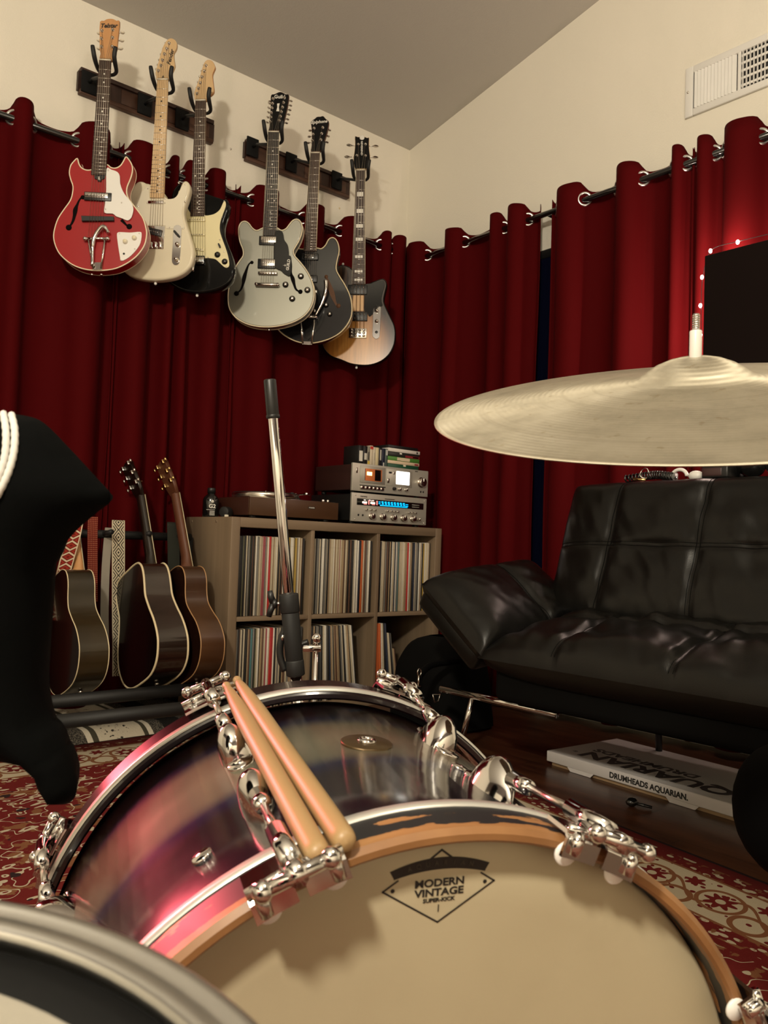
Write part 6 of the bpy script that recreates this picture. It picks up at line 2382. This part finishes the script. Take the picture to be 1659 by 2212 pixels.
kc = al(LT * .745)
kr = RT * -1
kn = MB()
kn.cyl(kc + kr * .015, kc + kr * .022, .004, 10)
kn.build('knob_bolt', M['nickel'], ms, True)
kn = MB()
kn.cyl(kc + kr * .021, kc + kr * .028, .0085, 14, bev=.002)
for s in (-1, 1):
    kn.tube([kc + kr * .027, kc + kr * .032 + Vector((0, 0, s * .012)), kc + kr * .034 + Vector((0, 0, s * .022))], [.006, .0055, .0045], 10)
kn.build('wing_knob', M['black'], ms, True)
jc = al(LT * .88)
jl = MB().tube(catmull([jc + kr * .012 + Vector((0, 0, .035)), jc + kr * .021 + Vector((0, 0, .005)), jc + kr * .021 + Vector((0, 0, -.02)), jc + kr * .012 + Vector((0, 0, -.045))], 4, False), .006, 10)
jl.build('clutch_lever', M['black'], ms, True)
MB().ball(jc + kr * .020 + Vector((0, 0, .012)), .008, 12, sc=(.6, 1, 1)).build('lever_bolt', M['nickel'], ms, True)

# chrome post with a clamp, right behind it
tq = CAM + ray(683, 1400) * 1.62
cp_ = thing('clamp_post', 'thin chrome post with small ball topped clamp right of the microphone stand', 'clamp stand', Vector((tq.x, tq.y, 0)))
MB().cyl((tq.x, tq.y, .012), (tq.x, tq.y, tq.z), .0042, 12).build('post', M['chrome'], cp_, True)
MB().cyl(tq - RT * .026, tq + RT * .010, .0075, 14, bev=.002).build('clamp_barrel', M['chrome'], cp_, True)
MB().ball(tq + Vector((0, 0, .019)), .0105, 14).build('ball_knob', M['chrome'], cp_, True)
MB().cyl(tq + Vector((0, 0, .004)), tq + Vector((0, 0, .014)), .004, 10).build('knob_stem', M['chrome'], cp_, True)
MB().tube(catmull([tq - RT * .016 + Vector((0, 0, .012)), tq - RT * .030 + Vector((0, 0, .006)), tq - RT * .040 + Vector((0, 0, -.008)), tq - RT * .044 + Vector((0, 0, -.026))], 4, False), .0062, 10).build('hook', M['black'], cp_, True)
MB().lathe([(.05, 0), (.05, .006), (.012, .012), (1e-5, .012)], 30, 0, Matrix.Translation((tq.x, tq.y, .008))).build('foot_plate', M['black_metal'], cp_, True)

# ------------------------------------------------------------------ black garment with white stripes, near left
DG = .56
gf = lambda x, y, d=DG: CAM + ray(x, y) * d
go = gf(60, 1250)
gn = -FW
gM = frame(go, RT, FW, UP)
gt = thing('striped_garment', 'black garment with two white stripes hanging on a stand at the near left edge', 'garment', gM)
loc = lambda x, y: Vector(((gf(x, y) - go).dot(RT), (gf(x, y) - go).dot(UP)))
gout = catmull([loc(*q) for q in [(-260, 930), (-120, 892), (0, 893), (60, 899), (98, 916), (150, 968), (200, 1022), (236, 1062), (244, 1073), (236, 1086), (200, 1115), (152, 1160), (116, 1215), (105, 1300), (96, 1400), (92, 1480), (102, 1545), (126, 1585), (150, 1640), (166, 1700), (156, 1730), (130, 1738), (102, 1722), (84, 1672), (50, 1652), (0, 1642), (-120, 1660), (-260, 1640), (-300, 1300)]], 4)
M['knit'] = T('black_knit', (.0016, .0018, .0018), .9, spec=.06)
M['knit'].bump(M['knit'].noise(300, 3), .3, .001)
M['knit'] = M['knit'].m
from mathutils.geometry import delaunay_2d_cdt


def gdist(p):
    best = 9.0
    for k in range(len(gout)):
        a, b = gout[k - 1], gout[k]
        ab = b - a
        u = max(0.0, min(1.0, (p - a).dot(ab) / max(1e-12, ab.length_squared)))
        best = min(best, (p - a - ab * u).length)
    return best


def gheight(p, d=None):
    d = gdist(p) if d is None else d
    u = min(1.0, d / .050)
    return .042 * math.sqrt(max(0.0, 1 - (1 - u) ** 2)) * (1 + .22 * noise.noise(Vector((p.x * 22, p.y * 7, 5))))


xs, ys = [p.x for p in gout], [p.y for p in gout]
inner, st = [], .0085
for a in range(int((max(xs) - min(xs)) / st) + 1):
    for b in range(int((max(ys) - min(ys)) / st) + 1):
        inner.append(Vector((min(xs) + a * st, min(ys) + b * st)))


def inside(p):
    c = False
    for k in range(len(gout)):
        a, b = gout[k - 1], gout[k]
        if (a.y > p.y) != (b.y > p.y) and p.x < (b.x - a.x) * (p.y - a.y) / (b.y - a.y) + a.x:
            c = not c
    return c


inner = [p for p in inner if inside(p) and gdist(p) > .003]
no = len(gout)
vv, _e, ff, _a, _b, _c = delaunay_2d_cdt(list(gout) + inner, [], [list(range(no))], 1, 1e-6)
hh = [0.0 if gdist(p) < 1e-4 else gheight(p) for p in vv]
nv_ = len(vv)
vs = [(p.x, -h, p.y) for p, h in zip(vv, hh)] + [(p.x, h * 1.3, p.y) for p, h in zip(vv, hh)]
fs = [list(f) for f in ff] + [[nv_ + k for k in f][::-1] for f in ff]
go_ = MB().add(vs, fs).build('cloth', M['knit'], gt)
bm = bmesh.new()
bm.from_mesh(go_.data)
bmesh.ops.remove_doubles(bm, verts=bm.verts, dist=1e-5)
bmesh.ops.recalc_face_normals(bm, faces=bm.faces)
bm.to_mesh(go_.data)
bm.free()
M['stripe'] = plain('white_piping', (.62, .60, .56), .8)
for off, pts in ((0, [(8, 893), (14, 930), (13, 975), (4, 1015), (-15, 1060), (-40, 1110)]), (1, [(26, 896), (33, 930), (31, 975), (20, 1018), (2, 1058), (-25, 1105)])):
    q = []
    for p in catmull([Vector(t_) for t_ in pts], 8, False):
        h = .02
        for _ in range(4):
            w = gf(p.x, p.y, DG - h) - go
            lp_ = Vector((w.dot(RT), w.dot(UP)))
            h = gheight(lp_) if inside(lp_) else 0.0
        q.append((lp_.x, -h - .0008, lp_.y))
    MB().tube(q, [.0023 + .0002 * math.sin(i * 2.1) for i in range(len(q))], 8).build('white_stripe', M['stripe'], gt)
gs = thing('coat_stand', 'black post stand under the striped garment at the left edge', 'stand', Vector((go.x - .10, go.y + .08, 0)))
pz = go - RT * .30
MB().cyl((pz.x, pz.y, .02), (pz.x, pz.y, pz.z + .10), .011, 14).build('post', M['black_metal'], gs, True)
MB().lathe([(.12, 0), (.12, .010), (.02, .022), (1e-5, .022)], 40, 0, Matrix.Translation((pz.x, pz.y, .008))).build('base', M['black_metal'], gs, True)

# ------------------------------------------------------------------ drum throne at the right edge
tcn = CAM + ray(1603 + 330, 1778) * .95
TR = 330 / FPX * .95 * .985
tr = thing('drum_throne', 'black round padded drum throne cut by the right edge', 'stool', Vector((tcn.x, tcn.y, 0)))
hz = .066
prof = [(1e-5, -hz), (TR - .045, -hz)] + [(TR - .045 + .045 * math.cos(g), hz * math.sin(g)) for g in [-PI / 2 + PI * k / 12 for k in range(1, 12)]] + [(TR - .045, hz), (1e-5, hz + .006)]
MB().lathe(prof, 72, 0, Matrix.Translation(tcn)).build('seat', M['knit'], tr, True)
MB().cyl((tcn.x, tcn.y, .10), (tcn.x, tcn.y, tcn.z - hz), .016, 18).build('post', M['chrome'], tr, True)
for k in range(3):
    g = 2 * PI * k / 3 + 2.15
    d = Vector((math.cos(g), math.sin(g), 0))
    b0 = Vector((tcn.x, tcn.y, 0))
    lg_ = MB().tube([b0 + Vector((0, 0, tcn.z - hz - .05)) + d * .03, b0 + Vector((0, 0, .02)) + d * .24], .0085, 12).build('leg', M['chrome'], tr, True)
    MB().ball(b0 + Vector((0, 0, .018)) + d * .245, .018, 12).build('rubber_foot', M['black_rubber'], lg_, True)
    MB().tube([b0 + Vector((0, 0, .13)), b0 + Vector((0, 0, .10)) + d * .165], .006, 10).build('brace', M['chrome'], tr, True)
